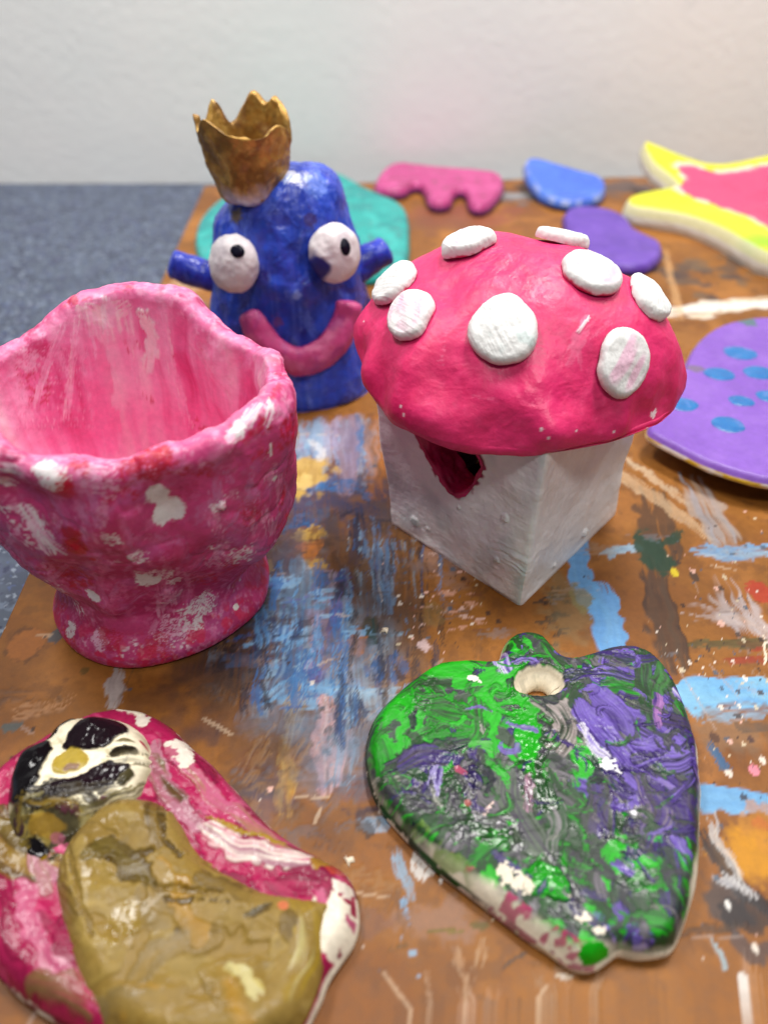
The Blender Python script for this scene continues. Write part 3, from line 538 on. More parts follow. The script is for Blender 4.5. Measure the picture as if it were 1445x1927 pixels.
    ic = ic * (1 - .7 * sst(.36, .24, st)[:, None]) + lin(214, 52, 120) * .7 * sst(.36, .24, st)[:, None]
    low = sst(.075, .045, P2[:, 2])[:, None] * .55; ic = ic * (1 - low) + lin(240, 118, 170) * low
    cv.col = cv.col * (1 - inner[:, None]) + ic * inner[:, None]
    lip = sst(.66, .70, TT) * (1 - sst(.77, .82, TT)); cv.mix(lip * .75 * sst(.35, .6, b), light); cv.mix(lip * sst(.5, .75, c) * .4, pale)
    # dry-brushed white and red flecks outside
    out = 1 - inner; fl = fbm(P2, 110, 3, 51); fr = fbm(P2, 900, 3, 52)
    cv.mix(out * sst(.68, .76, fl) * sst(.50, .62, fr) * .85, wht); cv.mix(out * sst(.56, .70, fl) * sst(.55, .66, fr) * .4, pale)
    fl2 = fbm(P2, 95, 3, 53); cv.mix(out * sst(.64, .72, fl2) * sst(.40, .55, fr) * .85, redc); cv.mix(inner * sst(.68, .74, fl2) * sst(.5, .6, fr) * .6, redc)
    ft = out * sst(.018, .008, P2[:, 2]); cv.mix(ft * sst(.54, .74, fr) * .22, pale); cv.mix(ft * sst(.56, .66, fbm(P2, 260, 3, 55)) * .8, lin(214, 30, 80))
    def B(px, py, rpx, col, op=.95, edge=.5, dry=0, g=None, h=0):
        k = cv.pick(px, py); r = rpx * .000172; cv.blob(P2[k], r, col, op, edge, .1, g=g, dry=dry, h=h)
    def K(pts, w, cols, op=.9, dry=.35, h=0):
        ii = [cv.pick(*p) for p in pts]; pp = P2[ii]
        if np.linalg.norm(np.diff(pp, axis=0), axis=1).max() > .00045 * max(math.hypot(a[0] - b[0], a[1] - b[1]) for a, b in zip(pts[:-1], pts[1:])) + .004: return
        cv.stroke(curve_pts(pp, 10) if len(pp) > 2 else pp, w * .000172, cols, op, dry, .35, h=h, up=N[ii].mean(0))
    for k in range(150):                       # visible brush marks over the bowl
        x, y = rng.uniform(20, 540), rng.uniform(880, 1120); dx, dy = rng.normal(0, 24), 26 + abs(rng.normal(14, 26))
        K([(x, y), (x + dx, y + dy)], rng.uniform(12, 30), [[mid, deep], [mid, light], [lin(190, 96, 150), lin(214, 140, 184)], [light, pale], [lin(200, 120, 168), mid], [deep, lin(196, 26, 84)]][k % 6], .5, .52)
    B(298, 935, 22, wht, edge=.35); B(325, 958, 26, wht, edge=.35); B(308, 975, 16, wht, edge=.4)
    B(283, 1096, 24, wht, edge=.6); B(300, 1085, 34, wht, .8, .6, .5); B(335, 1098, 14, wht, .8, .7, .4)
    K([(52, 965), (70, 1000), (90, 1040)], 34, [wht, pale, wht], .95, .3); K([(72, 1000), (120, 1045)], 30, [wht, light], .8, .5); K([(0, 905), (30, 915)], 26, [wht, pale], .85, .35); K([(5, 880), (30, 892)], 24, [lin(190, 150, 170), wht], .8, .35)
    B(122, 914, 14, redc, g=.9, edge=.5); B(118, 928, 20, redc, .85, .6); B(146, 1032, 22, lin(184, 8, 40), g=.9, edge=.45); B(130, 1010, 16, lin(184, 8, 40), .9, .6); B(175, 1058, 6, redc)
    B(95, 905, 26, wht, .85, .7, .35); B(75, 875, 14, wht, .9, .6, .2); B(100, 890, 10, wht, .9); B(200, 905, 30, pale, .6, .7, .5)
    B(290, 868, 30, redc, .9, .7, .4); B(250, 876, 20, redc, .8, .7, .4); B(310, 862, 22, redc, .75, .6, .35)
    K([(515, 750), (508, 800)], 20, [wht, pale], .85, .5); K([(515, 840), (513, 860)], 8, [wht], .9, .2); B(522, 905, 6, wht); K([(535, 715), (515, 745)], 12, [redc, deep], .8, .3); K([(480, 760), (440, 825)], 30, [pale, wht, light], .8, .3); B(452, 805, 12, wht)
    K([(125, 1100), (120, 1150)], 14, [lin(244, 236, 226), wht], .95, .15); B(170, 1125, 14, wht, .9, .6); B(182, 1200, 22, pale, .9, .6, .3); B(128, 1185, 16, wht, .8, .7, .3)
    B(362, 1170, 30, wht, .85, .8, .46); B(388, 1140, 26, wht, .8, .8, .46); B(330, 1190, 30, pale, .7, .8, .46); B(450, 1139, 7, lin(246, 238, 230), edge=.2); B(260, 1055, 16, wht, .8, .8, .4); B(420, 1060, 30, pale, .5, .8, .55); B(460, 1050, 26, wht, .7, .7, .5); B(210, 1020, 16, wht, .8, .7, .45)
    B(205, 1210, 22, redc, .7, .7, .4); B(300, 1222, 26, redc, .7, .7, .45); B(190, 1195, 14, redc, .7, .6); B(350, 1058, 40, lin(190, 30, 90), .6, .7, .3); B(480, 975, 26, redc, .55, .8, .5); B(470, 960, 20, redc, .5, .8, .5); B(425, 950, 9, lin(236, 130, 170), h=.001); B(418, 955, 12, wht, .7, .7, .4)
    K([(165, 590), (205, 600), (235, 580)], 40, [pale, lin(240, 206, 206), wht], .85, .35); K([(265, 595), (285, 640), (285, 690)], 34, [lin(246, 226, 222), wht], .95, .2, .0006); K([(285, 690), (320, 770), (370, 815)], 26, [pale, lin(240, 214, 220)], .85, .25); K([(205, 570), (212, 640)], 26, [pale, wht], .8, .35)
    for a_ in ([(175, 580), (190, 660), (200, 720)], [(240, 570), (255, 650), (262, 740)], [(215, 570), (225, 640)], [(330, 640), (370, 740), (410, 810)], [(300, 600), (318, 700), (350, 800)], [(150, 600), (140, 700), (130, 790)], [(400, 680), (430, 760)]): K(a_, rng.uniform(16, 34), [pale, lin(244, 170, 204), lin(246, 226, 226)], .75, .42)
    for k in range(12): y_ = 660 + 13 * k; K([(40, y_ + 8), (110, y_), (190, y_ + 3)], rng.uniform(7, 14), [lin(236, 140, 182), lin(220, 84, 144), pale], .5, .45)
    K([(120, 620), (85, 720), (72, 770)], 16, [pale, light], .85, .25); K([(370, 660), (400, 710), (430, 740)], 40, [pale, lin(236, 160, 190)], .7, .45); K([(185, 660), (200, 760), (210, 840)], 60, [lin(240, 110, 168), lin(244, 126, 178)], .7, .2); K([(300, 780), (310, 840)], 40, [lin(240, 100, 160)], .6, .3)
    K([(150, 540), (195, 535), (240, 545)], 26, [lin(226, 70, 140), light], .7, .35); B(75, 660, 24, lin(206, 40, 110), .6, .8, .3); B(60, 685, 22, pale, .7, .8, .35)
    P2 = P2 + N * (cv.h + (fr - .5) * .0003)[:, None]; P2[:, 2] = np.maximum(P2[:, 2], 0)
    build('cup_body', P2, Q, M_clay, root, cv.col, cv.g + .1 * (a - .5), [np.arange(nth - 1, -1, -1)])
pink_cup()

# ------------------------------------------------------------------ mushroom house
def mushroom_house():
    root = thing('mushroom_house', (.054, .25, 0), 'clay mushroom house, white cube under a bright pink cap with raised white spots', 'clay house')
    ztop = .080
    cor0 = np.array([G(735, 985)[:2], G(979, 1142)[:2], G(1160, 965)[:2], (0, 0)]); cor0[3] = cor0[0] + cor0[2] - cor0[1]
    top = cor0 + np.array([(-.0095, .0), (.0005, .001), (-.0030, 0), (-.005, .002)])
    # going round: left corner, front, right, back; walls as one sheet
    per = []; lens = [np.linalg.norm(cor0[(k + 1) % 4] - cor0[k]) for k in range(4)]
    res = .00042; cols = []
    for k in range(4):
        n = int(lens[k] / (res if k < 2 else .0012))
        for j in range(n): cols.append((k, j / n))
    kk = np.array([c[0] for c in cols]); ff = np.array([c[1] for c in cols]); nc = len(cols)
    nz = int(ztop / res); zs = np.linspace(0, ztop, nz)
    def ring(cr):
        p = cr[kk] * (1 - ff)[:, None] + cr[(kk + 1) % 4] * ff[:, None]; c = cr.mean(0)
        e = np.minimum(ff, 1 - ff) * np.array(lens)[kk]; rd = .0024                       # soft corners
        w = np.clip(1 - e / rd, 0, 1) ** 2 * .35 * rd; d = c - p; return p + d / np.linalg.norm(d, axis=1, keepdims=True) * w[:, None]
    b0, b1 = ring(cor0), ring(top); tz = (zs / ztop)[:, None, None]
    XY = b0[None] * (1 - tz) + b1[None] * tz
    P = np.concatenate([XY, np.broadcast_to(zs[:, None, None], (nz, nc, 1))], -1).reshape(-1, 3); K_ = np.tile(kk, nz); F = np.tile(ff, nz); Zz = P[:, 2]
    Q = gridq(nz, nc); N = vnormals(P, Q)
    # wall coordinates along the left face (metres from the left corner) and height
    s = F * np.array(lens)[K_]
    lump = (fbm(P, 45, 2, 71) - .5) * .0034 + (fbm(P, 300, 3, 72) - .5) * .0005
    lump += (K_ == 0) * (.0010 * np.exp(-((s - .062) / .008) ** 2 - ((Zz - .030) / .02) ** 2)) - (K_ == 0) * .0014 * np.exp(-((s - .054) / .010) ** 2 - ((Zz - .045) / .02) ** 2)
    # brush relief: fine strokes, arched sweeps near the front corner
    df = np.where(K_ == 0, lens[0] - s, s); fr = ((K_ == 0) | (K_ == 1))
    arch = Zz - .35 * df + 34 * (df - .003) ** 2 + .002 * fbm(P, 160, 2, 76)
    arch = arch + .0022 * (fbm(P, 120, 2, 75) - .5) * 2
    ripple = (noise(arch * 900, df * 60, seed=77) * .7 + noise(arch * 2200, df * 60, seed=74) * .3 - .5) * fr * np.exp(-(df / .0115) ** 2) * sst(.012, .022, Zz)
    hor = noise(Zz * 1700 + 40 * noise(s * 60, Zz * 60, seed=3), s * 60, seed=78) - .5
    ver = noise(s * 1900, Zz * 45, seed=79) - .5
    lump += ripple * .0011 * np.where(K_ == 0, 1, .45) * sst(.35, .6, fbm(P, 55, 2, 73)) * sst(.075, .06, Zz) + np.where(K_ == 0, hor, ver) * .00010
    edge_n = (noise(s * 350, s * 0, seed=80) - .5) * .0022; base_w = np.exp(-Zz / .003)
    P2 = P + N * (lump * sst(0, .002, Zz))[:, None]; P2[:, 2] += edge_n * base_w * .25 * (Zz > .0002)
    P2[:, 2] = np.maximum(P2[:, 2], 0)
    # doorway hole in the left face
    def face_uv(px, py):
        A, Bq = np.append(cor0[0], 0), np.append(cor0[1], 0); e = (Bq - A) / lens[0]; n = np.cross(e, [0, 0, 1]); d = ray(px, py); o = np.array([0, 0, CAMZ]); t = ((A - o) @ n) / (d @ n); h = o + t * d
        return np.array([(h - A) @ e, h[2]])
    hole_px = [(806, 800), (818, 850), (826, 868), (838, 893), (852, 918), (866, 932), (884, 928), (902, 905), (915, 885), (912, 866), (905, 850), (900, 800)]
    hole = smooth_poly(np.array([face_uv(*p) for p in hole_px]), 2)
    sd, near = seg_sd(np.column_stack([s, Zz]), hole); sd = np.where(K_ == 0, sd, -1)
    ins = sd > .0001
    keep = ~ins[Q].any(1); Q = Q[keep]
    e3 = np.append((cor0[1] - cor0[0]) / lens[0], 0); nrm = np.cross(e3, [0, 0, 1])
    cv = Canvas(P2, lin(244, 242, 243, .97), .5)
    a = fbm(P, 50, 4, 81); b = fbm(P, 260, 4, 82)
    cv.mix((K_ == 0) * sst(.4, .6, a) * .45, lin(220, 210, 222)); cv.mix((K_ == 0) * sst(.52, .66, fbm(P, 70, 3, 84)) * .35, lin(176, 192, 196)); cv.mix(sst(.55, .7, b) * .3, lin(240, 240, 240)); cv.mix((K_ == 1) * sst(.5, .7, a) * .3, lin(216, 206, 206))
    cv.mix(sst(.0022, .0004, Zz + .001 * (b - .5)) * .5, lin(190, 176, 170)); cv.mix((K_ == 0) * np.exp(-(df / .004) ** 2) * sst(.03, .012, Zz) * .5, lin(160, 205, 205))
    mg = lin(178, 24, 84); rim = (K_ == 0) * sst(-.0022, -.0008, sd + .0026 * (noise(s * 500, Zz * 500, seed=9) - .5)); cv.mix(rim, mg)
    lone = lambda px, py, r, h, c: cv.blob(P2[cv.pick(px, py)], r, lin(*c), .9, .3, h=h)
    lone(776, 985, .0022, .0011, (190, 200, 200)); lone(928, 1058, .0014, .0007, (206, 206, 206)); lone(945, 978, .0016, .0008, (236, 236, 236)); lone(1104, 1007, .0018, .0014, (245, 245, 245)); lone(1048, 1068, .001, .0007, (245, 245, 245)); lone(858, 960, .0008, .0006, (236, 236, 236)); lone(800, 1000, .001, .0005, (236, 236, 236))
    P3 = P2 + N * cv.h[:, None]
    u_, inv = np.unique(Q, return_inverse=True)
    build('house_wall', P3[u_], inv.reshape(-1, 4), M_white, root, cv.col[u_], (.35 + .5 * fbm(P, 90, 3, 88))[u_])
    # doorway: thick magenta reveal running into the dark inside
    L = len(hole); rows = []
    for t in np.linspace(0, 1, 26):
        sc = 1 + .12 * max(0, 1 - t / .09) - .16 * t; c = hole.mean(0); h2 = c + (hole - c) * sc
        fu = h2[:, :1] / lens[0]; zt_ = h2[:, 1:] / ztop; wp = (cor0[0] * (1 - fu) + cor0[1] * fu) * (1 - zt_) + (top[0] * (1 - fu) + top[1] * fu) * zt_
        q = np.column_stack([wp, h2[:, 1]]) + nrm * (.0011 * math.sin(min(1, t / .05 + .15) * math.pi / 2) * (1 - t) - .0125 * t)
        rows.append(q)
    PD = np.vstack(rows); QD = gridq(26, L); ND = vnormals(PD, QD); PD = PD + ND * ((fbm(PD, 260, 3, 61) - .5) * .0022)[:, None]; PD += (fbm(PD, 420, 2, 64)[:, None] - .5) * .0016 * e3
    cd = Canvas(PD, lin(206, 38, 102), .5); cd.mix(sst(.45, .65, fbm(PD, 300, 3, 62)) * .7, lin(164, 20, 74))
    build('doorway', PD, QD[:, ::-1] if ((PD.mean(0) - PD[0]) @ ND[0]) < 0 else QD, M_clay, root, cd.col, cd.g)
    # cap
    nth, nr = 460, 280; th = np.linspace(0, 2 * math.pi, nth, endpoint=False); cc = np.array([.0522, .2515])
    Rr = spline_periodic(th, [(0, .0600), (30, .0590), (60, .0580), (90, .0575), (120, .0615), (150, .0645), (165, .0655), (185, .0600), (205, .0580), (228, .0600), (250, .0560), (270, .0545), (290, .0550), (315, .0580), (340, .0608)])
    Zr = spline_periodic(th, [(0, .0715), (45, .078), (90, .082), (135, .081), (165, .0800), (185, .0765), (205, .0733), (230, .0730), (250, .0722), (270, .0725), (290, .0732), (315, .0740), (340, .0728)])
    ap = np.array([.0505, .2570, .1192])
    amax = math.radians(100); s_ = np.linspace(0, 1, nr)
    out_n = 214; rowsP = []; tag_s = []
    for r in range(nr):
        if r < out_n:
            al = (r / (out_n - 1)) * amax; rad = Rr * math.sin(al) ** .96 / 1.0 if al > 0 else Rr * 0; q_ = math.sin(min(al, math.pi / 2))
            w = math.cos(al); w = .22 * (1 - q_ ** 2.1) + .78 * w if w > 0 else w; z = Zr + (ap[2] - Zr) * (w if w > 0 else w * .35); sh = (1 - min(1, al / (math.pi / 2))) ** 1.0
            x = cc[0] + (ap[0] - cc[0]) * sh + rad * np.cos(th); y = cc[1] + (ap[1] - cc[1]) * sh + rad * np.sin(th)
        else:
            t = (r - out_n + 1) / (nr - out_n); R2 = Rr * (math.sin(amax) ** .96) - .004 * math.sin(min(1, t * 5) * math.pi / 2) - (Rr - .004) * .98 * t
            z0 = Zr - (ap[2] - Zr) * .061; z = z0 - .0012 * math.sin(min(t * 5, 1) * math.pi / 2) + (ztop + .0025 - z0) * sst(.12, .5, np.array(t)); x = cc[0] + R2 * np.cos(th); y = cc[1] + R2 * np.sin(th)
        rowsP.append(np.stack([x, y, z], 1)); tag_s.append(np.full(nth, r))
    P = np.vstack(rowsP); RR = np.concatenate(tag_s); Q = gridq(nr, nth)[:, ::-1]; N = vnormals(P, Q); TH = np.tile(th, nr); fin = sst(0, 12, RR)
    lump = (fbm(P, 30, 2, 91) - .5) * .0080 + (fbm(P, 100, 2, 92) - .5) * .0014 + (fbm(P, 420, 3, 93) - .5) * .00028
    lump *= np.where(RR < out_n, 1, .25)
    rimw = np.exp(-((RR - 175) / 22.) ** 2)
    lump += rimw * (noise(TH * 5, TH * 0, seed=94) - .5) * .0055
    P = P + N * (lump * fin)[:, None]
    cv = Canvas(P, lin(224, 42, 108, .95), .5)
    def dent(px, py, r, depth):
        k = cv.pick(px, py); d = np.linalg.norm(P - P[k], axis=1); P[:] = P + N[k] * (-depth * np.exp(-(d / r) ** 2))[:, None]
    dent(820, 720, .009, .0022); dent(760, 690, .007, -.0012); dent(1000, 790, .011, -.002); dent(1150, 790, .006, .0016); dent(1060, 822, .007, -.0016); dent(880, 800, .010, .0012); dent(1230, 760, .008, -.001); dent(1010, 700, .010, -.0015)
    cv.P = P; a = fbm(P, 70, 4, 95); b = fbm(P, 420, 4, 96)
    cv.mix(sst(.45, .65, a) * .35, lin(206, 18, 84)); cv.mix(sst(.55, .75, b) * .35, lin(240, 70, 128))
    Nv = vnormals(P, Q)
    top = RR < out_n
    for k in range(260):                      # brush marks of the pink
        j = rng.integers(0, 172) * nth + rng.integers(0, nth); n = Nv[j]; d = np.cross(n, rng.normal(size=3)); d /= np.linalg.norm(d) + 1e-9
        cv.stroke([P[j] - d * .004, P[j] + d * rng.uniform(.002, .008)], rng.uniform(.002, .005), [lin(214, 24, 90), lin(232, 46, 110)], .5, .5, up=n, h=.00007, g=rng.uniform(.3, .8))
    for pts, w in ([((1075, 680), (1112, 600)), 30], [((1092, 655), (1098, 700)), 10], [((830, 560), (825, 690)), 14], [((1150, 600), (1118, 640)), 12], [((950, 470), (960, 490)), 6], [((880, 750), (1000, 765)), 6], [((830, 660), (836, 610)), 5]):
        ii = [cv.pick(*p) for p in pts]; cv.stroke(P[ii], w * .00018, [lin(240, 120, 160), lin(236, 80, 130)], .6, .5, up=Nv[ii[0]])
    ii = [cv.pick(1092, 622), cv.pick(1113, 592)]; cv.stroke(P[ii], .0012, [lin(245, 215, 222)], .95, .15, up=Nv[ii[0]], h=.0003)
    for px, py, r in [(755, 785, 4), (750, 770, 3), (1232, 785, 7), (1238, 778, 5), (1222, 800, 3), (1015, 812, 3), (1160, 818, 3), (1090, 815, 2), (680, 600, 2), (1030, 830, 2)]: cv.blob(P[cv.pick(px, py)], r * .00018, lin(246, 225, 230), .9, .6)
    cv.g = np.clip(.42 + .6 * (fbm(P, 60, 3, 97) - .5) + .35 * np.exp(-(np.linalg.norm(P - P[cv.pick(1010, 730)], axis=1) / .016) ** 2), 0, 1)
    P4 = P + Nv * cv.h[:, None]
    cap = build('cap', P4, Q, M_clay, root, cv.col, cv.g)
    # raised white spots
    spots = [(945, 617, .0112, .0121, 0, 0), (767, 590, .0088, .0114, 15, 2), (742, 532, .0098, .0120, 20, 0), (880, 455, .0095, .0078, 0, 2), (1058, 444, .0108, .0086, 0, 0), (1118, 512, .0104, .0102, -20, 2), (1172, 690, .0092, .0118, -10, 2), (1224, 556, .0090, .0112, -10, 0)]
    for n_i, (px, py, ra, rb, rot, tint) in enumerate(spots):
        j = cv.pick(px, py); n = np.mean(Nv[np.linalg.norm(P - P[j], axis=1) < .007], 0); n /= np.linalg.norm(n)
        ex = np.cross([0, 1, 0], n); ex = np.array([1, 0, 0]) - n * n[0]; ex /= np.linalg.norm(ex); ey = np.cross(n, ex); cr_, sr_ = math.cos(math.radians(rot)), math.sin(math.radians(rot))
        ex, ey = ex * cr_ + ey * sr_, ey * cr_ - ex * sr_
        m, k2 = 130, 46; t = np.linspace(0, 2 * math.pi, m, endpoint=False); wob = 1 + .13 * (noise(np.cos(t) * 1.3 + 9 * n_i, np.sin(t) * 1.3 + 4, seed=n_i) - .5)
        T = .0064 if n_i in (3, 4) else .0059; rr = []
        for i in range(k2):
            q = i / (k2 - 1)
            if q < .62: r_, z_ = (q / .62) * .80, T * (1 - .06 * (q / .62) ** 2)
            else: al = (q - .62) / .38 * math.pi * .62; r_, z_ = .80 + .20 * math.sin(al), T * .50 + T * .44 * math.cos(al)
            X = ra * r_ * wob * np.cos(t); Y = rb * r_ * wob * np.sin(t)
            rr.append(np.stack([X, Y, np.full(m, z_ - .0016)], 1))
        V0 = np.vstack(rr)
        # follow the cap's own curve under the spot
        Wp = P[j] + V0[:, :1] * ex + V0[:, 1:2] * ey
        near_ = np.where((np.linalg.norm(P - P[j], axis=1) < .019) & (RR < out_n))[0]; near_ = near_[::5]; rel = P[near_] - P[j]; A = np.column_stack([rel @ ex, rel @ ey]); zc = rel @ n
        M_ = np.column_stack([np.ones(len(A)), A, A[:, 0] ** 2, A[:, 1] ** 2, A[:, 0] * A[:, 1]]); cf, *_ = np.linalg.lstsq(M_, zc, rcond=None)
        zz = np.column_stack([np.ones(len(V0)), V0[:, :2], V0[:, 0] ** 2, V0[:, 1] ** 2, V0[:, 0] * V0[:, 1]]) @ cf
        Vw = Wp + n * (V0[:, 2] + zz)[:, None]; Qs = gridq(k2, m); Ns = vnormals(Vw, Qs)
        Vw = Vw + Ns * ((fbm(Vw, 120, 2, 200 + n_i) - .5) * .0014 + (noise((V0[:, 0] * .9 + V0[:, 1] * .4) * 2200, V0[:, 1] * 120, seed=n_i) - .5) * .00016 + (fbm(Vw, 420, 3, 230 + n_i) - .5) * .00045)[:, None]
        cs = Canvas(Vw, lin(238, 238, 236, .86), .35)
        if tint:
            st = .6 * noise((V0[:, 0] - V0[:, 1] * .35) * 420, (V0[:, 1] + V0[:, 0] * .35) * 70, seed=300 + n_i) + .4 * fbm(Vw, 130, 2, 305 + n_i); cs.mix(sst(.38, .66, st) * (.85 if tint == 2 else .6) * sst(1.0, .6, np.hypot(V0[:, 0] / ra, V0[:, 1] / rb)), lin(240, 190, 214))
        else: cs.mix(sst(.58, .75, fbm(Vw, 160, 3, 310 + n_i)) * .5, lin(205, 228, 226))
        fb = fbm(Vw, 420, 3, 320 + n_i); lowside = sst(-.3, -.9, (V0[:, 1] * (1 if n_i != 1 else .2) / rb + (.5 if n_i == 2 else 0) * -V0[:, 0] / ra))
        if n_i in (2, 3, 5): cs.mix(sst(.0015, .0004, V0[:, 2] + .0016 * (fb - .5) * 2) * lowside, lin(212, 24, 90))
        cs.mix(sst(.0009, -.0003, V0[:, 2] + .0030 * (fb - .5)), lin(222, 40, 106))
        sp = build('spot', Vw, Qs, M_white, root, cs.col, cs.g)
        if tint == 2: sp['label'] = 'white spot tinted pale pink'
mushroom_house()

# ------------------------------------------------------------------ blue crowned figure
def frame_to(o, n, up=(0, 0, 1)):
    n = np.asarray(n, float); n /= np.linalg.norm(n); x = np.cross(up, n); x /= np.linalg.norm(x); return x, np.cross(n, x), n
def tube(pts, rad, m=48, caps=8, flat=1.0, up=(0, 0, 1)):
    n = len(pts); T = np.gradient(pts, axis=0); T /= np.linalg.norm(T, axis=1, keepdims=True); th = np.linspace(0, 2 * math.pi, m, endpoint=False); rows = []
    def ringat(p, t, r):
        x = np.cross(up, t); x /= np.linalg.norm(x); y = np.cross(t, x); return p + r * (np.cos(th)[:, None] * x + flat * np.sin(th)[:, None] * y)
    for k in range(caps): a = math.pi / 2 * k / caps; rows.append(ringat(pts[0] - T[0] * rad[0] * .45 * math.cos(a), T[0], rad[0] * math.sin(a) + 1e-6))
    for k in range(n): rows.append(ringat(pts[k], T[k], rad[k]))
    for k in range(caps - 1, -1, -1): a = math.pi / 2 * k / caps; rows.append(ringat(pts[-1] + T[-1] * rad[-1] * .45 * math.cos(a), T[-1], rad[-1] * math.sin(a) + 1e-6))
    return np.vstack(rows), gridq(len(rows), m)[:, ::-1]
def outward(V, Q):                            # make the faces look outward
    N = vnormals(V, Q); return Q if ((V - V.mean(0)) * N).sum() > 0 else Q[:, ::-1]
def blue_figure():
    root = thing('clay_figure', (-.052, .387, 0), 'blue clay figure with bulging white eyes, pink smile and small gold crown', 'clay figure')
    nth, nr = 330, 260; th = np.linspace(0, 2 * math.pi, nth, endpoint=False)
    zk = [0, .0015, .006, .02, .045, .075, .095, .106, .113, .1175, .1195, .1200]; rk = [.0462, .0474, .0476, .0466, .0445, .0398, .0352, .0310, .0255, .0175, .008, .0]
    ck = [-.052, -.052, -.052, -.0525, -.053, -.0527, -.0520, -.0505, -.0485, -.0468, -.0458, -.0455]; yk = [.0405, .0418, .042, .0405, .0385, .035, .0315, .028, .023, .0155, .007, 0]
    ar = np.concatenate([[0], np.cumsum(np.hypot(np.diff(zk), np.diff(rk)))]); t = np.linspace(0, ar[-1], nr)
    sm = lambda v: np.convolve(np.pad(np.interp(t, ar, v), 12, 'edge'), np.hanning(25) / np.hanning(25).sum(), 'valid')
    z, rx, ry, cx = sm(zk), sm(rk), sm(yk), sm(ck); rx[-1] = ry[-1] = 0; z[0] = 0
    X = cx[:, None] + rx[:, None] * np.cos(th); Y = .387 + ry[:, None] * np.sin(th); Z = z[:, None] - .0035 * sst(-.045, -.085, X) * sst(.09, .115, z)[:, None] * 2
    P = np.stack([X, Y, Z], -1).reshape(-1, 3); Q = outward(P, gridq(nr, nth)); N = vnormals(P, Q)
    fin = sst(0, .002, P[:, 2])
    P = P + N * (((fbm(P, 40, 3, 401) - .5) * .0065 + (fbm(P, 130, 3, 402) - .5) * .0020) * fin)[:, None]; P[:, 2] = np.maximum(P[:, 2], 0); N = vnormals(P, Q)
    def dent(p, r, depth):
        d = np.linalg.norm(P - np.asarray(p), axis=1); P[:] = P + N * (-depth * np.exp(-(d / r) ** 2))[:, None]
    dent((-.046, .349, .066), .012, -.003); dent((-.038, .352, .078), .010, .002); dent((-.052, .350, .055), .012, .0015)
    cv = Canvas(P, lin(34, 72, 198), .6); a = fbm(P, 45, 4, 403); b = fbm(P, 170, 4, 404)
    v = noise(np.arctan2(P[:, 1] - .387, P[:, 0] + .052) * 24, P[:, 2] * 55, seed=405)
    cv.mix(sst(.48, .66, a) * .6, lin(24, 34, 130)); cv.mix(sst(.45, .7, v) * .5, lin(66, 88, 200)); cv.mix(sst(.55, .72, b) * sst(.4, .6, v) * .5, lin(110, 134, 222)); cv.mix(sst(.62, .72, fbm(P, 80, 3, 406)) * .35, lin(78, 52, 130))
    cv.mix(sst(.06, .09, P[:, 2]) * .25, lin(60, 90, 214)); cv.mix(sst(.66, .78, b) * .5, lin(20, 24, 100))
    for k in range(240):
        j = rng.integers(0, len(P)); n = N[j]; d = np.array([rng.normal(0, .5), rng.normal(0, .5), 1.0]); d -= n * (d @ n); d /= np.linalg.norm(d) + 1e-9; Ls = rng.uniform(.004, .014)
        cv.stroke([P[j] - d * Ls, P[j] + d * Ls], rng.uniform(.0025, .007), [[lin(52, 94, 216), lin(34, 62, 184)], [lin(22, 40, 134), lin(38, 66, 188)], [lin(104, 130, 224), lin(60, 84, 206)], [lin(50, 70, 196)]][k % 4], rng.uniform(.35, .75), .48, .4, .00018, rng.uniform(.2, .8), up=n, taper=.4)
    for x, y, r, c in [(555, 325, .004, (220, 222, 236)), (540, 330, .003, (170, 190, 236)), (600, 340, .006, (90, 124, 222)), (440, 400, .0035, (110, 100, 96)), (438, 412, .0028, (120, 104, 84)), (590, 420, .003, (60, 44, 100)), (565, 560, .002, (140, 160, 230)), (520, 610, .003, (110, 60, 130))]: cv.blob(P[cv.pick(x, y)], r, lin(*c), .8, .7)
    build('body', P + N * (cv.h * sst(0, .003, P[:, 2]))[:, None], Q, M_blue, root, cv.col, cv.g + .3 * (a - .5), [np.arange(nth)])
    def blobmesh(name, c, n, rx, ry, rz, mat, colf, seed, parent=root, lump=.0008, up=(0, 0, 1)):
        ex, ey, ez = frame_to(None, n, up); m, k = 90, 60; t = np.linspace(0, 2 * math.pi, m, endpoint=False); al = np.linspace(0, math.pi, k)
        V = np.asarray(c) + (rx * np.sin(al)[:, None] * np.cos(t)).ravel()[:, None] * ex + (ry * np.sin(al)[:, None] * np.sin(t)).ravel()[:, None] * ey + (rz * np.cos(al)[:, None] * np.ones(m)).ravel()[:, None] * ez
        Qe = outward(V, gridq(k, m)); Ne = vnormals(V, Qe); V = V + Ne * ((fbm(V, 130, 3, seed) - .5) * lump * 2)[:, None]
        ce = Canvas(V, lin(236, 228, 230), .45); colf(ce, V); return build(name, V, Qe, mat, parent, ce.col, ce.g)
    for nme, px, py, Yc, n, pp, sd in (('l', 440, 496, .3525, (-.30, -1, .25), (448, 479), 1), ('r', 630, 477, .3540, (.35, -1, .20), (656, 465), 2)):
        c = W(px, py, Yc); e = blobmesh('eye', c, n, .0130, .0142, .0085, M_white, lambda ce, V: (ce.mix(sst(.55, .68, fbm(V, 150, 3, 420 + sd)) * .4, lin(206, 196, 206)), ce.mix((sd == 2) * sst(1.25, .75, np.linalg.norm((V - W(598, 505, Yc - .006)) / [.0062, .02, .0085], axis=1) + .9 * (fbm(V, 160, 3, 425) - .5)), lin(40, 44, 130))), 410 + sd, lump=.0011)
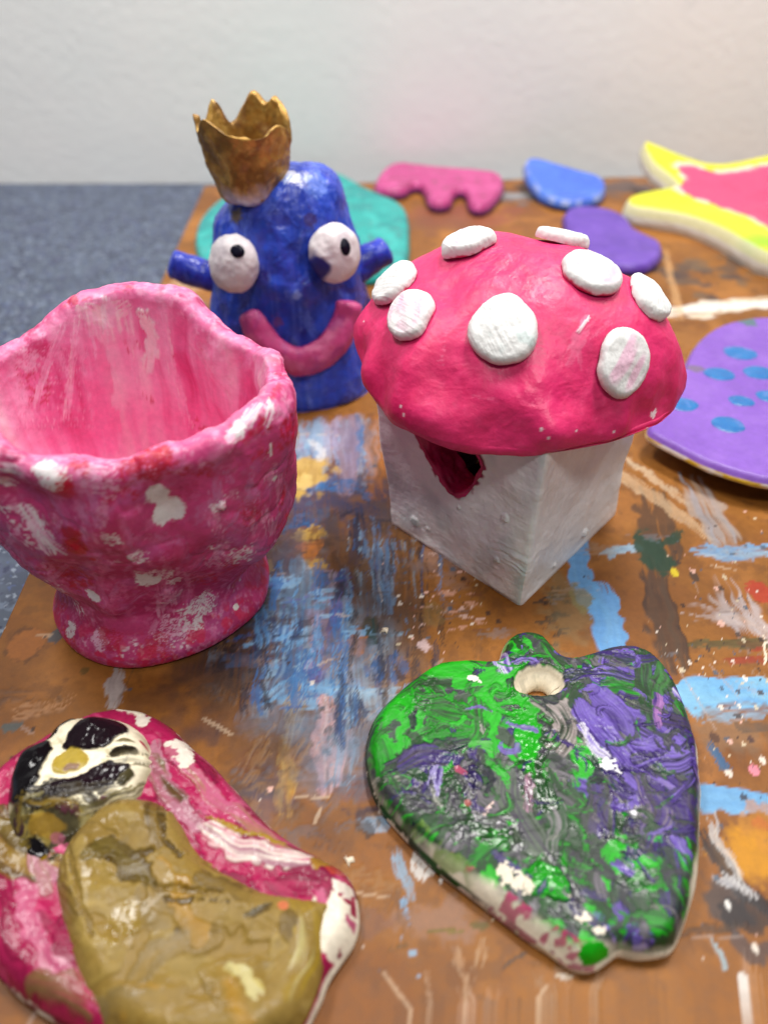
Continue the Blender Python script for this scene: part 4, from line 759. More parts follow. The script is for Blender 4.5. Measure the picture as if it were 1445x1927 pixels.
        # pupil: a flat black button pressed on the front of the eye
        V = np.array([v.co for v in e.data.vertices]); x, y, d = proj(V); mk = np.where(np.hypot(x - pp[0], y - pp[1]) < 7)[0]; p = V[mk[np.argmin(d[mk])]]; nn = p - c; nn = nn / np.linalg.norm(nn) * .5 + np.asarray(n) / np.linalg.norm(n)
        blobmesh('pupil', p, nn, .0034 if sd == 1 else .0027, .0030 if sd == 1 else .0042, .0014, M_wet, lambda ce, V: ce.mix(np.ones(len(V)), lin(14, 12, 34)), 430 + sd, e, .0007)
    # smile: one bent roll of clay
    mp = [(470, 598), (486, 628), (510, 660), (555, 684), (600, 678), (634, 645), (650, 612), (656, 578)]
    def surf(px, py):
        k = cv.pick(px, py); return P[k] + N[k] * .002
    pts = curve_pts(np.array([surf(*q) for q in mp]), 70); rad = np.interp(np.linspace(0, 1, 70), [0, .12, .45, .8, 1], [.0066, .0080, .0090, .0082, .0070])
    V, Qm = tube(pts, rad, 48, 8, .62, (0, 1, .2)); Qm = Qm if True else Qm
    Nm = vnormals(V, Qm); cen = np.repeat(np.vstack([np.tile(pts[0], (8, 1)), pts, np.tile(pts[-1], (8, 1))]), 48, 0)
    if ((V - cen) * Nm).sum() < 0: Qm = Qm[:, ::-1]; Nm = -Nm
    V = V + Nm * ((fbm(V, 150, 3, 440) - .5) * .0018)[:, None]
    cm = Canvas(V, lin(206, 70, 134), .5); cm.mix(sst(.5, .65, fbm(V, 120, 4, 441)) * .6, lin(168, 60, 140)); cm.mix(sst(.58, .7, fbm(V, 200, 3, 442)) * .5, lin(232, 120, 168)); cm.mix(sst(.62, .7, fbm(V, 100, 3, 443)) * .5, lin(206, 30, 90))
    build('mouth', V, Qm, M_clay, root, cm.col, cm.g)
    for a_, b_, r0, r1, sd in ((W(402, 522, .388), W(330, 500, .386), .0082, .0078, 1), (W(680, 498, .390), W(722, 474, .394), .0086, .0080, 2)):
        pts = np.array([a_ + (b_ - a_) * t for t in np.linspace(-.2, 1, 40)]); V, Qe = tube(pts, np.linspace(r0, r1, 40), 60, 10); Qe = outward(V, Qe); Ne = vnormals(V, Qe); V = V + Ne * ((fbm(V, 120, 3, 450 + sd) - .5) * .0022)[:, None]
        ce = Canvas(V, lin(40, 60, 186), .7); ce.mix(sst(.5, .65, fbm(V, 140, 3, 452)) * .6, lin(22, 30, 120)); ce.mix(sst(.58, .7, fbm(V, 120, 3, 455)) * .4, lin(90, 116, 220)); build('ear', V, Qe, M_blue, root, ce.col, ce.g)
    # crown: thin clay cup with pointed rim
    m = 280; t = np.linspace(0, 2 * math.pi, m, endpoint=False); base = np.array([-.0655, .374, .1045]); topc = np.array([-.0660, .3735, .137])
    tip = spline_periodic(t, [(5, .0265), (25, .038), (48, .0435), (62, .0405), (80, .0450), (95, .040), (115, .032), (135, .0425), (150, .034), (170, .029), (188, .0385), (203, .032), (222, .0380), (240, .036), (258, .0325), (280, .0310), (305, .0315), (325, .0350), (342, .0330)])
    rr = spline_periodic(t, [(0, .0222), (90, .0215), (180, .0222), (270, .0205)])
    rows = []; no = 80
    for k in range(no * 2):
        q = k / (no - 1) if k < no else (2 * no - 1 - k) / (no - 1); ins = 0 if k < no else 1
        thk = .0044 * (1 - .38 * q); f = q ** .36; rad = (.0100 + (rr - .0100) * f) - (thk if ins else 0) * np.minimum(1, (1 - q) * 30 + .3); rad = np.maximum(rad, .001)
        zc = tip * q + (.004 * (1 - q) if ins else 0); c = base + (topc - base) * (zc / .033)[:, None] * np.array([1, 1, 0]); rows.append(np.column_stack([c[:, 0] + rad * np.cos(t), c[:, 1] + rad * np.sin(t) * .92, base[2] + zc - .004 * np.cos(t) * 0]))
    V = np.vstack(rows); Qc = gridq(2 * no, m); Nc = vnormals(V, Qc)
    half = V[:no * m]; ctr = np.array([-.0655, .374]);
    if ((half[:, :2] - ctr) * Nc[:no * m, :2]).sum() < 0: Qc = Qc[:, ::-1]; Nc = -Nc
    V = V + Nc * ((fbm(V, 140, 3, 460) - .5) * .0022 + (fbm(V, 500, 3, 461) - .5) * .0005)[:, None]
    cc = Canvas(V, lin(186, 142, 66, 1), .6); cc.mix(sst(.45, .65, fbm(V, 110, 4, 462)) * .7, lin(112, 78, 32, 1)); cc.mix(sst(.55, .7, fbm(V, 260, 4, 463)) * .7, lin(206, 168, 88, 1)); cc.mix(sst(.60, .7, fbm(V, 90, 3, 464)) * .4, lin(150, 104, 80, 1))
    lowm = sst(.116, .106, V[:, 2] + .008 * (fbm(V, 200, 3, 465) - .5)) * sst(.40, .54, fbm(V, 150, 3, 466)); cc.mix(lowm * .95, lin(214, 206, 214, 1))
    build('crown', V, Qc, M_gold, root, cc.col, cc.g)
blue_figure()

# ------------------------------------------------------------------ green and purple strawberry plaque
def outline(pts, z, it=2): return smooth_poly(np.array([G(x, y, z)[:2] for x, y in pts]), it)
def leaf():
    zt = .010
    px = [(944, 1232), (952, 1192), (985, 1177), (1025, 1185), (1042, 1205), (1062, 1230), (1100, 1224), (1150, 1207), (1190, 1204), (1235, 1222), (1270, 1262), (1292, 1310), (1308, 1360), (1320, 1400), (1318, 1432), (1325, 1470), (1321, 1540), (1322, 1600), (1312, 1660), (1296, 1720), (1274, 1768), (1245, 1776), (1205, 1778), (1172, 1768), (1150, 1784), (1122, 1802), (1095, 1800), (1060, 1780), (1000, 1742), (950, 1702), (900, 1668), (850, 1630), (800, 1585), (750, 1535), (715, 1495), (695, 1450), (689, 1390), (706, 1335), (748, 1290), (800, 1250), (830, 1236), (880, 1231), (922, 1236)]
    poly = outline(px, zt); hole = smooth_poly(np.array([G(1013 + 43 * math.cos(a), 1287 + 25 * math.sin(a) + (3 * math.cos(2 * a)), .0085)[:2] for a in np.linspace(0, 2 * math.pi, 22, endpoint=False)]), 1)[::-1]
    hole = hole[::-1] if np.sum(hole[:, 0] * np.roll(hole[:, 1], -1) - hole[:, 1] * np.roll(hole[:, 0], -1)) > 0 else hole
    sl = Slab(poly, .00028, [hole]); P3 = np.column_stack([sl.P, np.zeros(sl.n)])
    so, _ = seg_sd(sl.P, poly); sh, _ = seg_sd(sl.P, hole); sh = np.maximum(-sh, 0)
    cv = Canvas(P3, lin(62, 78, 62), .55)
    cen = G(1010, 1480)[:2]
    green, dgreen, gg, purp, dpurp, lpurp, wht, mauve = lin(22, 150, 16), lin(22, 68, 24), lin(42, 56, 40), lin(56, 34, 108), lin(18, 13, 44), lin(114, 92, 178), lin(212, 208, 218), lin(58, 50, 66)
    greenc = [(760, 1300), (840, 1290), (730, 1420), (870, 1390), (960, 1430), (1000, 1400), (800, 1470), (700, 1400), (900, 1430)]
    def kind(x, y):
        s = rng.random(); left = 1.25 * sst(1080, 880, np.array(x)) * sst(1560, 1420, np.array(y)); right = sst(1020, 1150, np.array(x))
        if y > 1560 and s < .40: return 0 if rng.random() < .5 else 1
        if s < .66 * left: return 0
        if s < .66 * left + .60 * right: return 2
        return 1 if rng.random() < .65 else 3
    cols = {0: [[green, lin(40, 176, 34)], [green, dgreen], [green, gg, green]], 1: [[gg, dgreen], [gg, mauve, lin(60, 74, 58)], [dgreen, gg, green]], 2: [[purp, dpurp], [purp, lpurp, purp], [purp, gg, mauve], [dpurp, purp, lpurp]], 3: [[mauve, gg], [mauve, purp, gg], [lin(110, 102, 112), gg]]}
    def bent(x, y, ang, L, bend, n=7):
        c = G(x, y)[:2]; t = np.linspace(-.5, .5, n); a = ang + bend * t; st = np.column_stack([np.cos(a), np.sin(a)]) * L / n; p = c + np.cumsum(st, 0) - st.sum(0) / 2; return np.column_stack([p, np.zeros(n)])
    for k in range(620):
        x, y = rng.uniform(680, 1330), rng.uniform(1180, 1800); kd = kind(x, y); cs = cols[kd][rng.integers(0, len(cols[kd]))]
        fl = math.pi * (fbm(np.array([[x / 1000, y / 1000, 0]]), 9, 2, 77)[0] * 3.2) + rng.normal(0, .35)
        big = rng.random(); L = rng.uniform(.008, .024); w = rng.uniform(.0026, .0066)
        cv.stroke(bent(x, y, fl, L, rng.normal(0, 1.1)), w, cs, .95, rng.uniform(.05, .35), .3, rng.uniform(.00006, .00026), rng.uniform(.15, .55), taper=.25, warp=.0016, ridge=.5, bf=13 / w)
    def S(pts, w, cs, op=.97, dry=.12, h=.0006, g=.8):
        q = curve_pts(np.array([G(*p) for p in pts]), 14) if len(pts) > 2 else np.array([G(*p) for p in pts]); cv.stroke(q, w * .000168, cs, op, dry, .3, h * .4, g * .55, taper=.2, warp=.0012, ridge=.6, bf=13 / (w * .000168))
    S([(800, 1290), (850, 1285), (880, 1300)], 60, [green, lin(34, 170, 26)]); S([(815, 1270), (870, 1262), (905, 1275)], 34, [green, dgreen]); S([(715, 1345), (745, 1370), (740, 1420)], 66, [green, lin(30, 164, 24)]); S([(770, 1320), (730, 1345)], 40, [green, gg]); S([(690, 1410), (720, 1440), (730, 1490)], 36, [green, dgreen])
    S([(800, 1370), (860, 1380), (900, 1405)], 50, [green, gg, green]); S([(820, 1420), (880, 1420), (910, 1400)], 34, [green, dgreen]); S([(980, 1375), (990, 1420), (985, 1445)], 50, [green, lin(26, 160, 20)]); S([(955, 1395), (1000, 1360)], 36, [green]); S([(1045, 1430), (1085, 1445), (1095, 1480)], 54, [green, lin(34, 166, 28)]); S([(830, 1445), (835, 1480)], 26, [green]); S([(870, 1440), (900, 1400), (890, 1360)], 30, [green, gg]); S([(780, 1450), (850, 1432), (920, 1440)], 20, [green, lin(90, 170, 80)])
    S([(1130, 1330), (1165, 1325), (1185, 1330)], 40, [green, dgreen]); S([(1190, 1260), (1200, 1330), (1205, 1390)], 44, [dgreen, gg, lin(44, 110, 40)]); S([(1235, 1290), (1215, 1350)], 30, [lin(50, 110, 44), gg]); S([(1170, 1240), (1150, 1275)], 40, [purp, mauve]); S([(1100, 1260), (1180, 1280), (1240, 1270)], 30, [purp, gg]); S([(1050, 1310), (1110, 1300), (1170, 1310)], 28, [purp, gg, lpurp])
    S([(735, 1480), (790, 1440), (860, 1430)], 34, [mauve, dpurp, gg]); S([(765, 1470), (790, 1450), (820, 1455)], 50, [mauve, purp, gg]); S([(820, 1480), (818, 1530)], 26, [purp, lin(160, 150, 200), dpurp]); S([(945, 1290), (930, 1250), (905, 1240)], 36, [purp, lpurp, wht]); S([(830, 1250), (870, 1242)], 26, [dpurp, purp])
    S([(1015, 1350), (1050, 1375), (1060, 1410), (1040, 1440)], 54, [lin(96, 88, 86), lin(160, 148, 146), gg, lin(70, 66, 70)], h=.0008); S([(985, 1340), (1030, 1350)], 26, [gg, dpurp]); S([(940, 1480), (960, 1560), (1010, 1640)], 56, [gg, lin(84, 96, 80), mauve]); S([(985, 1500), (990, 1560)], 20, [mauve, lin(160, 120, 140), gg]); S([(1010, 1510), (1040, 1570), (1035, 1620)], 40, [gg, dgreen, lin(120, 116, 118)])
    S([(1090, 1370), (1120, 1420), (1150, 1450)], 60, [purp, lpurp, purp], h=.0010); S([(1084, 1400), (1105, 1445), (1128, 1462)], 22, [lpurp, wht, purp]); S([(1110, 1340), (1150, 1380), (1160, 1400)], 50, [purp, lpurp]); S([(1250, 1470), (1290, 1450), (1320, 1500)], 60, [purp, lpurp, dpurp]); S([(1235, 1390), (1290, 1400), (1318, 1405)], 40, [purp, mauve, dpurp]); S([(1270, 1440), (1300, 1420), (1322, 1432)], 22, [dpurp, purp]); S([(1295, 1470), (1320, 1455)], 18, [lpurp, purp], h=.0018); S([(1220, 1350), (1222, 1400)], 24, [lin(160, 110, 170), purp]); S([(1255, 1330), (1275, 1340)], 22, [purp, lpurp, wht]); S([(1090, 1340), (1110, 1338)], 26, [purp, lpurp], h=.0016)
    S([(1120, 1510), (1110, 1590)], 50, [purp, mauve, gg]); S([(1200, 1510), (1230, 1560), (1200, 1600)], 60, [mauve, purp, lin(120, 106, 120)]); S([(1260, 1520), (1280, 1600)], 50, [purp, mauve]); S([(1150, 1660), (1190, 1672)], 26, [lpurp, purp]); S([(1240, 1650), (1250, 1740)], 36, [dpurp, gg, purp]); S([(1190, 1690), (1230, 1680)], 40, [green, dgreen, lin(60, 140, 50)]); S([(1165, 1565), (1172, 1640)], 14, [green, dgreen]); S([(1000, 1690), (1030, 1690)], 56, [green, lin(20, 140, 20)], h=.0022); S([(1170, 1765), (1220, 1760), (1240, 1770)], 30, [green, dgreen]); S([(1155, 1740), (1165, 1770)], 26, [purp, lpurp]); S([(880, 1490), (890, 1510)], 30, [purp, dpurp], h=.0014); S([(1300, 1620), (1290, 1660)], 16, [green, dgreen]); S([(905, 1560), (925, 1540)], 10, [lin(230, 200, 190)]); S([(855, 1480), (870, 1495)], 14, [lin(160, 70, 96)])
    for k in range(330):                      # small overlapping dabs that marble the edges together
        x, y = rng.uniform(690, 1325), rng.uniform(1185, 1795); kd = kind(x, y); cs = cols[kd][rng.integers(0, len(cols[kd]))]
        if rng.random() < .16: cs = [[lin(120, 104, 150), lpurp, mauve], [lin(150, 150, 140), gg], [dpurp, lin(18, 24, 20)], [dpurp, purp]][rng.integers(0, 4)]
        fl = math.pi * (fbm(np.array([[x / 1000, y / 1000, 0]]), 9, 2, 77)[0] * 3.2) + rng.normal(0, .6); w = rng.uniform(.0010, .0030)
        cv.stroke(bent(x, y, fl, rng.uniform(.004, .013), rng.normal(0, 1.6)), w, cs, .92, rng.uniform(.1, .4), .35, rng.uniform(.0001, .0004), rng.uniform(.15, .6), taper=.35, warp=.0014, ridge=.5, bf=11 / w)
    for x, y, r, c in [(1135, 1478, .0019, (232, 230, 234)), (1178, 1562, .0008, (220, 220, 224)), (885, 1312, .0012, (226, 222, 210)), (897, 1318, .0008, (226, 222, 210)), (1028, 1208, .0010, (222, 222, 210)), (944, 1682, .0026, (222, 212, 192)), (966, 1690, .0024, (222, 212, 192)), (984, 1700, .0016, (222, 212, 192)), (1088, 1758, .0015, (222, 212, 192)), (1112, 1782, .0012, (222, 212, 192)), (875, 1545, .001, (150, 80, 76)), (1060, 1720, .0010, (190, 180, 170))]: cv.blob(G(x, y), (r, r, .01), lin(*c), .95, 1.15, .06, f=4.0)  # pale bits of paint and clay; the first white dab is a painted glint
    # unpainted cream clay along the cut edge and in the hole
    e = fbm(P3, 220, 3, 501); e2 = fbm(P3, 700, 3, 502); xx, yy, _ = proj(np.column_stack([sl.P, np.full(sl.n, .008)]))
    cream = lin(232, 222, 200)
    er = sst(1290, 1315, xx) * sst(1590, 1640, yy) + sst(1300, 1318, xx) * sst(1395, 1405, yy) * sst(1440, 1425, yy); el = sst(880, 840, xx) * sst(1430, 1480, yy) * .22 * sst(.46, .56, e) + sst(1560, 1640, yy) * sst(1170, 1120, xx)
    m = np.clip(sst(.0010 + .0030 * np.clip(er + el, 0, 1), .0004, so + .0022 * (e - .5) + .001 * (e2 - .5)), 0, 1) * np.clip(.06 + .19 * sst(880, 960, xx) + er + el, 0, 1); cv.mix(m, cream, .15); cv.h *= (1 - m)
    pk = (so < .0035) * sst(.56, .64, e + .35 * np.exp(-((xx - 930) / 60) ** 2) * (yy > 1560) * 0 + .5 * np.exp(-((xx - 960) / 36) ** 2 - ((yy - 1715) / 40) ** 2) + .5 * np.exp(-((xx - 1065) / 40) ** 2 - ((yy - 1775) / 24) ** 2) - .12); cv.mix(pk * (yy > 1600) * (xx < 1130) * sst(.45, .55, e2) * .8, lin(170, 44, 96)); cv.mix(((xx - 1118) ** 2 / 28 ** 2 + (yy - 1792) ** 2 / 16 ** 2 < 1 + (e2 - .5)) * 1.0, green, .8)
    cv.mix((so < .004) * sst(.44, .56, fbm(P3, 260, 3, 505)) * sst(760, 800, xx) * sst(900, 860, xx) * sst(1500, 1540, yy) * .7, lin(96, 130, 40))
    ch = sst(.0012, .0006, sh + .0010 * (e2 - .5)); cv.mix(ch, cream, .15); cv.h *= (1 - ch)
    z = zt * dome(so, .0042, .55) * (.25 + .75 * dome(sh, .0020, .6)) + (fbm(P3, 50, 2, 503) - .5) * .0013 * sst(0, .003, so) + (fbm(P3, 300, 2, 504) - .5) * .00022 * (1 - ch) + cv.h
    z = np.maximum(z, .0008)
    cv.g = cv.g * .7 + .75 * sst(.54, .64, fbm(P3, 90, 3, 506)) * (.35 + np.exp(-((sl.P - G(1000, 1570)[:2]) ** 2).sum(1) / .022 ** 2)); z += (fbm(P3, 900, 2, 507) - .5) * .00022 * sst(.54, .64, fbm(P3, 90, 3, 506))
    def side(p, t): 
        n = fbm(np.column_stack([p, np.full(len(p), t * .006)]), 330, 4, 511)[:, None]; x, y, _ = proj(np.column_stack([p, np.full(len(p), .005)])); xs = x + 30 * t + 120 * (n[:, 0] - .5); pinkm = (.75 * (y > 1600) * np.clip(sst(.35, .6, np.exp(-((xs - 985) / 34) ** 2)) + sst(.4, .6, np.exp(-((xs - 1085) / 26) ** 2)) * (t < .6), 0, 1))[:, None]; dm = (sst(720, 800, x) * sst(960, 880, x) * sst(1480, 1540, y) * .5)[:, None]; c = cream * (.97 + .06 * n); c = c * (1 - dm) + lin(150, 120, 124) * dm; c = c * (1 - pinkm) + lin(170, 60, 104) * pinkm
        wrap = (1 - sst(860, 930, x))[:, None]; grn = np.clip(sst(.44, .56, n + .55 * (.55 - t) * wrap + .10 * (wrap - 1)), 0, 1) * (.25 + .75 * wrap) * (x < 1250)[:, None]; k2 = sst(.46, .56, fbm(np.column_stack([p, np.full(len(p), t * .004)]), 150, 3, 517))[:, None]; return c * (1 - grn) + (gg * (1 - k2) + dgreen * k2) * grn
    o = sl.finish('strawberry_plaque', z, np.zeros(sl.n), M_wet, None, cv.col, np.clip(cv.g, 0, 1), side, .0008, 6, sidegloss=.1, inner=(sh < so).astype(float), taper=.0032)
    tag(o, 'flat strawberry-shaped clay plaque with a hole, thickly smeared in green and purple paint', 'clay plaque')
leaf()

# ------------------------------------------------------------------ pink, khaki and cow-patched relief
def relief():
    root = thing('clay_relief', (*G(280, 1650)[:2], 0), 'pink clay relief with a glossy khaki body and a cream head with black patches', 'clay relief')
    px = [(150, 1338), (200, 1322), (262, 1326), (305, 1345), (350, 1388), (400, 1432), (450, 1488), (500, 1540), (550, 1578), (600, 1603), (648, 1630), (664, 1665), (670, 1722), (660, 1758), (636, 1790), (606, 1830), (596, 1868), (560, 1940), (480, 2010), (330, 2030), (200, 1950), (110, 1908), (40, 1868), (-30, 1800), (-70, 1700), (-70, 1560), (-30, 1460), (0, 1425), (50, 1392), (100, 1362)]
    poly = outline(px, .009); sl = Slab(poly, .00036); P3 = np.column_stack([sl.P, np.zeros(sl.n)])
    pink, dp, lp, wht, khaki, dk = lin(160, 28, 76), lin(112, 12, 48), lin(180, 88, 120), lin(222, 212, 198), lin(134, 108, 50), lin(78, 60, 24)
    cv = Canvas(P3, pink, .6)
    def S(pts, w, cs, op=.95, dry=.15, h=.0008, g=.7):
        q = curve_pts(np.array([G(*p) for p in pts]), 14) if len(pts) > 2 else np.array([G(*p) for p in pts]); cv.stroke(q, w * .00016, cs, op, dry, .3, h * .5, g, taper=.2, warp=.001, ridge=.4, bf=7 / (w * .00016))
    for k in range(150):
        x, y = rng.uniform(-60, 660), rng.uniform(1330, 1900); a = rng.normal(.75, .4); L = rng.uniform(20, 60); S([(x - L * math.cos(a), y - L * math.sin(a)), (x, y), (x + L * math.cos(a) + rng.normal(0, 8), y + L * math.sin(a))], rng.uniform(14, 34), [[pink, dp], [pink, lin(182, 56, 100)], [lin(190, 70, 114), lp], [dp, lin(130, 20, 60)]][rng.choice(4, p=[.4, .3, .18, .12])], h=rng.uniform(.0003, .0009), g=rng.uniform(.2, .7))
    S([(440, 1490), (470, 1530), (455, 1545)], 34, [lin(192, 84, 122), pink], h=.0014); S([(470, 1560), (540, 1590), (590, 1610)], 40, [lin(190, 80, 118), pink, dp]); S([(330, 1440), (400, 1520), (470, 1580), (560, 1640)], 30, [lin(176, 96, 116), lp, lin(150, 110, 80)]); S([(300, 1440), (330, 1530), (380, 1590)], 30, [lin(180, 120, 140), lin(150, 100, 110)]); S([(400, 1600), (480, 1640), (580, 1650)], 40, [lin(190, 160, 172), lp, wht, lin(160, 120, 130)]); S([(400, 1575), (470, 1605), (540, 1615)], 10, [lin(150, 120, 30)])
    S([(60, 1640), (70, 1760), (110, 1850), (160, 1900)], 40, [lin(184, 106, 134), lp, lin(206, 156, 170)], .7); S([(20, 1650), (30, 1780), (90, 1880)], 46, [pink, dp]); S([(45, 1640), (80, 1650)], 30, [lin(180, 140, 20)]); S([(20, 1560), (60, 1620), (90, 1640)], 34, [lin(130, 110, 50), dk]); S([(0, 1590), (50, 1640), (120, 1660)], 70, [lin(110, 90, 40), dk, lin(150, 120, 50)]); S([(90, 1640), (110, 1700)], 40, [lin(120, 100, 50), lin(180, 120, 140)]); S([(296, 1470), (310, 1500), (345, 1540)], 40, [lin(110, 90, 60), lin(160, 90, 110), dk]); S([(90, 1870), (150, 1890), (190, 1925)], 40, [lin(110, 84, 50), pink])
    for x, y, r, c in [(352, 1435, .0026, wht), (356, 1455, .0030, wht), (360, 1466, .002, wht), (285, 1385, .0022, wht), (328, 1436, .0012, wht), (640, 1750, .0052, lin(226, 216, 196)), (620, 1775, .0050, lin(226, 216, 196)), (640, 1700, .0016, wht), (660, 1690, .0012, wht), (652, 1700, .002, wht), (625, 1660, .003, lin(170, 60, 50)), (610, 1650, .002, lin(150, 110, 40)), (650, 1650, .003, lin(170, 40, 60)), (540, 1568, .0014, lin(16, 12, 14)), (552, 1572, .0014, lin(16, 12, 14))]: cv.blob(G(x, y), (r, r, .01), c, .97, .95, .06, f=3.2)
    k = G(203, 1330); cv.blob(k, (.0052, .0032, .01), lin(14, 11, 13), 1, .15, .05, g=.95, h=.0012)
    S([(95, 1385), (130, 1355), (150, 1345)], 22, [lin(18, 15, 17), lin(30, 24, 26)], h=.001); S([(150, 1352), (215, 1342), (275, 1372)], 26, [lin(236, 228, 204), wht], h=.001)
    z = .0095 * dome(sl.d, .0052, .5) + (fbm(P3, 45, 3, 601) - .5) * .0022 * sst(0, .004, sl.d) + (fbm(P3, 300, 3, 602) - .5) * .0006 + cv.h
    def side(p, t): n = fbm(np.column_stack([p, np.full(len(p), t * .01)]), 200, 3, 611)[:, None]; x, y, _ = proj(np.column_stack([p, np.full(len(p), .005)])); m = (1 - (x > 570) * (y > 1690))[:, None] * sst(.3, .45, n); return lin(226, 216, 196) * (1 - m) + dp * m
    sl.finish('slab', np.maximum(z, .001), np.zeros(sl.n), M_wet, root, cv.col, np.clip(cv.g, 0, 1), side, .0008, 6, sidegloss=.2)
    # khaki body lying on the slab
    px = [(215, 1508), (262, 1500), (318, 1505), (345, 1545), (372, 1590), (420, 1622), (480, 1655), (545, 1672), (610, 1676), (630, 1690), (612, 1722), (604, 1790), (594, 1850), (560, 1925), (470, 1990), (330, 2000), (215, 1945), (165, 1895), (132, 1830), (112, 1750), (100, 1680), (96, 1625), (130, 1560)]
    poly = outline(px, .013); sl = Slab(poly, .00036); P3 = np.column_stack([sl.P, np.zeros(sl.n)]); cv = Canvas(P3, khaki, .5)
    for k in range(170):
        x, y = rng.uniform(90, 630), rng.uniform(1490, 1990); L = rng.uniform(16, 60); a = rng.normal(.5, .8); S([(x - L * math.cos(a), y - L * math.sin(a)), (x, y + rng.normal(0, 8)), (x + L * math.cos(a), y + L * math.sin(a))], rng.uniform(20, 60), [[khaki, lin(140, 116, 58)], [khaki, dk], [lin(136, 112, 50), lin(156, 132, 72)], [khaki, lin(122, 104, 66)], [lin(160, 120, 40), khaki]][rng.choice(5, p=[.45, .14, .2, .16, .05])], .8, .1, rng.uniform(.0003, .0012), rng.uniform(.2, .75))
    S([(330, 1560), (322, 1610), (352, 1660)], 12, [dk, lin(70, 54, 24)], h=-.0016); S([(195, 1650), (250, 1668), (300, 1650)], 16, [dk, lin(80, 62, 28)], h=-.0018); S([(250, 1700), (330, 1712), (430, 1728)], 10, [dk, khaki], .8, h=-.0014); S([(150, 1640), (175, 1720), (200, 1800)], 12, [dk, khaki], .7, h=-.0014); S([(400, 1660), (470, 1700), (560, 1716)], 10, [lin(110, 90, 40)], .7, h=-.0010)  # pressed folds, their dark shade painted into the khaki colour
    S([(180, 1560), (250, 1530), (320, 1545)], 60, [lin(132, 110, 70), khaki], h=.0016); S([(310, 1560), (318, 1640)], 30, [dk, khaki], h=.0002); S([(190, 1660), (240, 1640), (290, 1700)], 40, [dk, lin(110, 94, 44)], h=.0002); S([(110, 1640), (130, 1720), (170, 1760)], 34, [lin(150, 142, 120), khaki, dk], h=.0012); S([(330, 1730), (440, 1745)], 12, [dk], h=.0002); S([(480, 1770), (520, 1745)], 14, [dk, lin(80, 76, 60)], h=.0002); S([(560, 1690), (600, 1780), (560, 1900)], 40, [lin(150, 124, 40), khaki, lin(180, 170, 110)]); S([(450, 1860), (500, 1900)], 26, [lin(170, 150, 60), lin(190, 180, 130)])
    for x, y, r, c in [(560, 1695, .0014, (220, 150, 80)), (540, 1742, .0012, (214, 110, 80)), (100, 1610, .003, (150, 140, 130))]: cv.blob(G(x, y), (r, r, .01), lin(*c), .7, .5)
    wet = sst(.54, .64, fbm(P3, 80, 3, 625)) * (.35 + np.exp(-((sl.P - G(215, 1800)[:2]) ** 2).sum(1) / .012 ** 2)); cv.g = cv.g * .8 + .7 * wet; cv.h += (fbm(P3, 700, 2, 626) - .5) * .00030 * np.clip(wet, 0, 1)
    base = .0055; t1 = np.exp(-((sl.P - G(235, 1570)[:2]) ** 2).sum(1) / .013 ** 2)
    z = base + .0078 * dome(sl.d, .008, .25) + .0050 * t1 + (fbm(P3, 42, 2, 621) - .5) * .0050 * sst(0, .005, sl.d) + (fbm(P3, 160, 2, 622) - .5) * .0005 + cv.h
    sl.finish('body', np.maximum(z, base + .001), np.full(sl.n, base), M_wet, root, cv.col, np.clip(cv.g, 0, 1), khaki, .0004, 4, sidegloss=.8)
    # cream head with black patches
    px = [(8, 1502), (12, 1466), (30, 1424), (58, 1402), (82, 1390), (92, 1370), (128, 1346), (170, 1341), (225, 1345), (272, 1370), (293, 1402), (300, 1440), (284, 1470), (268, 1506), (236, 1540), (190, 1566), (140, 1592), (104, 1622), (52, 1628), (18, 1596), (6, 1545)]
    zh = .0140; poly = outline(px, zh * .75); sl = Slab(poly, .00030); P3 = np.column_stack([sl.P, np.zeros(sl.n)]); cv = Canvas(P3, lin(238, 228, 200), .35)
    H = lambda x, y: G(x, y, zh) * np.array([1, 1, 0]); HS = lambda pts, w, cs, op=.8: cv.stroke(curve_pts(np.array([H(*p) for p in pts]), 8) if len(pts) > 2 else np.array([H(*p) for p in pts]), w * .00016, [lin(*c) for c in cs], op, .35, .4, .0002, .5, warp=.0006); blk, blk2 = lin(16, 13, 16), lin(40, 26, 34)
    e = fbm(P3, 350, 3, 631); e3 = fbm(P3, 120, 3, 632)
    def patch(pts, c, h=.0009, g=.95):
        sd, _ = seg_sd(sl.P, smooth_poly(np.array([H(*p)[:2] for p in pts]), 2)); m = sst(-.00015, .0002, sd + .0020 * (e - .5)); cv.col = cv.col * (1 - m[:, None]) + np.asarray(c) * m[:, None]; cv.g = cv.g * (1 - m) + g * m; cv.h = cv.h * (1 - m) + h * m * np.minimum(1, .4 + sd.clip(0) / .0012)
    for k in range(26): x, y = rng.uniform(20, 295), rng.uniform(1350, 1520); HS([(x, y), (x + rng.normal(0, 20), y + rng.normal(0, 12))], rng.uniform(5, 13), [[(206, 194, 160), (170, 156, 116)], [(214, 208, 190), (150, 146, 136)], [(190, 178, 130)]][k % 3], .6)
    low = sst(1502, 1530, proj(np.column_stack([sl.P, np.full(sl.n, .012)]))[1] + 60 * (e3 - .5)); cv.mix(low * .85, lin(124, 112, 44)); cv.mix(low * sst(.42, .54, e3) * .85, lin(36, 32, 24)); cv.mix(low * sst(.58, .66, e) * .8, lin(150, 130, 60))
    cv.mix(sst(.0045, .0015, sl.d) * sst(.45, .6, e3) * .6, lin(120, 108, 60))
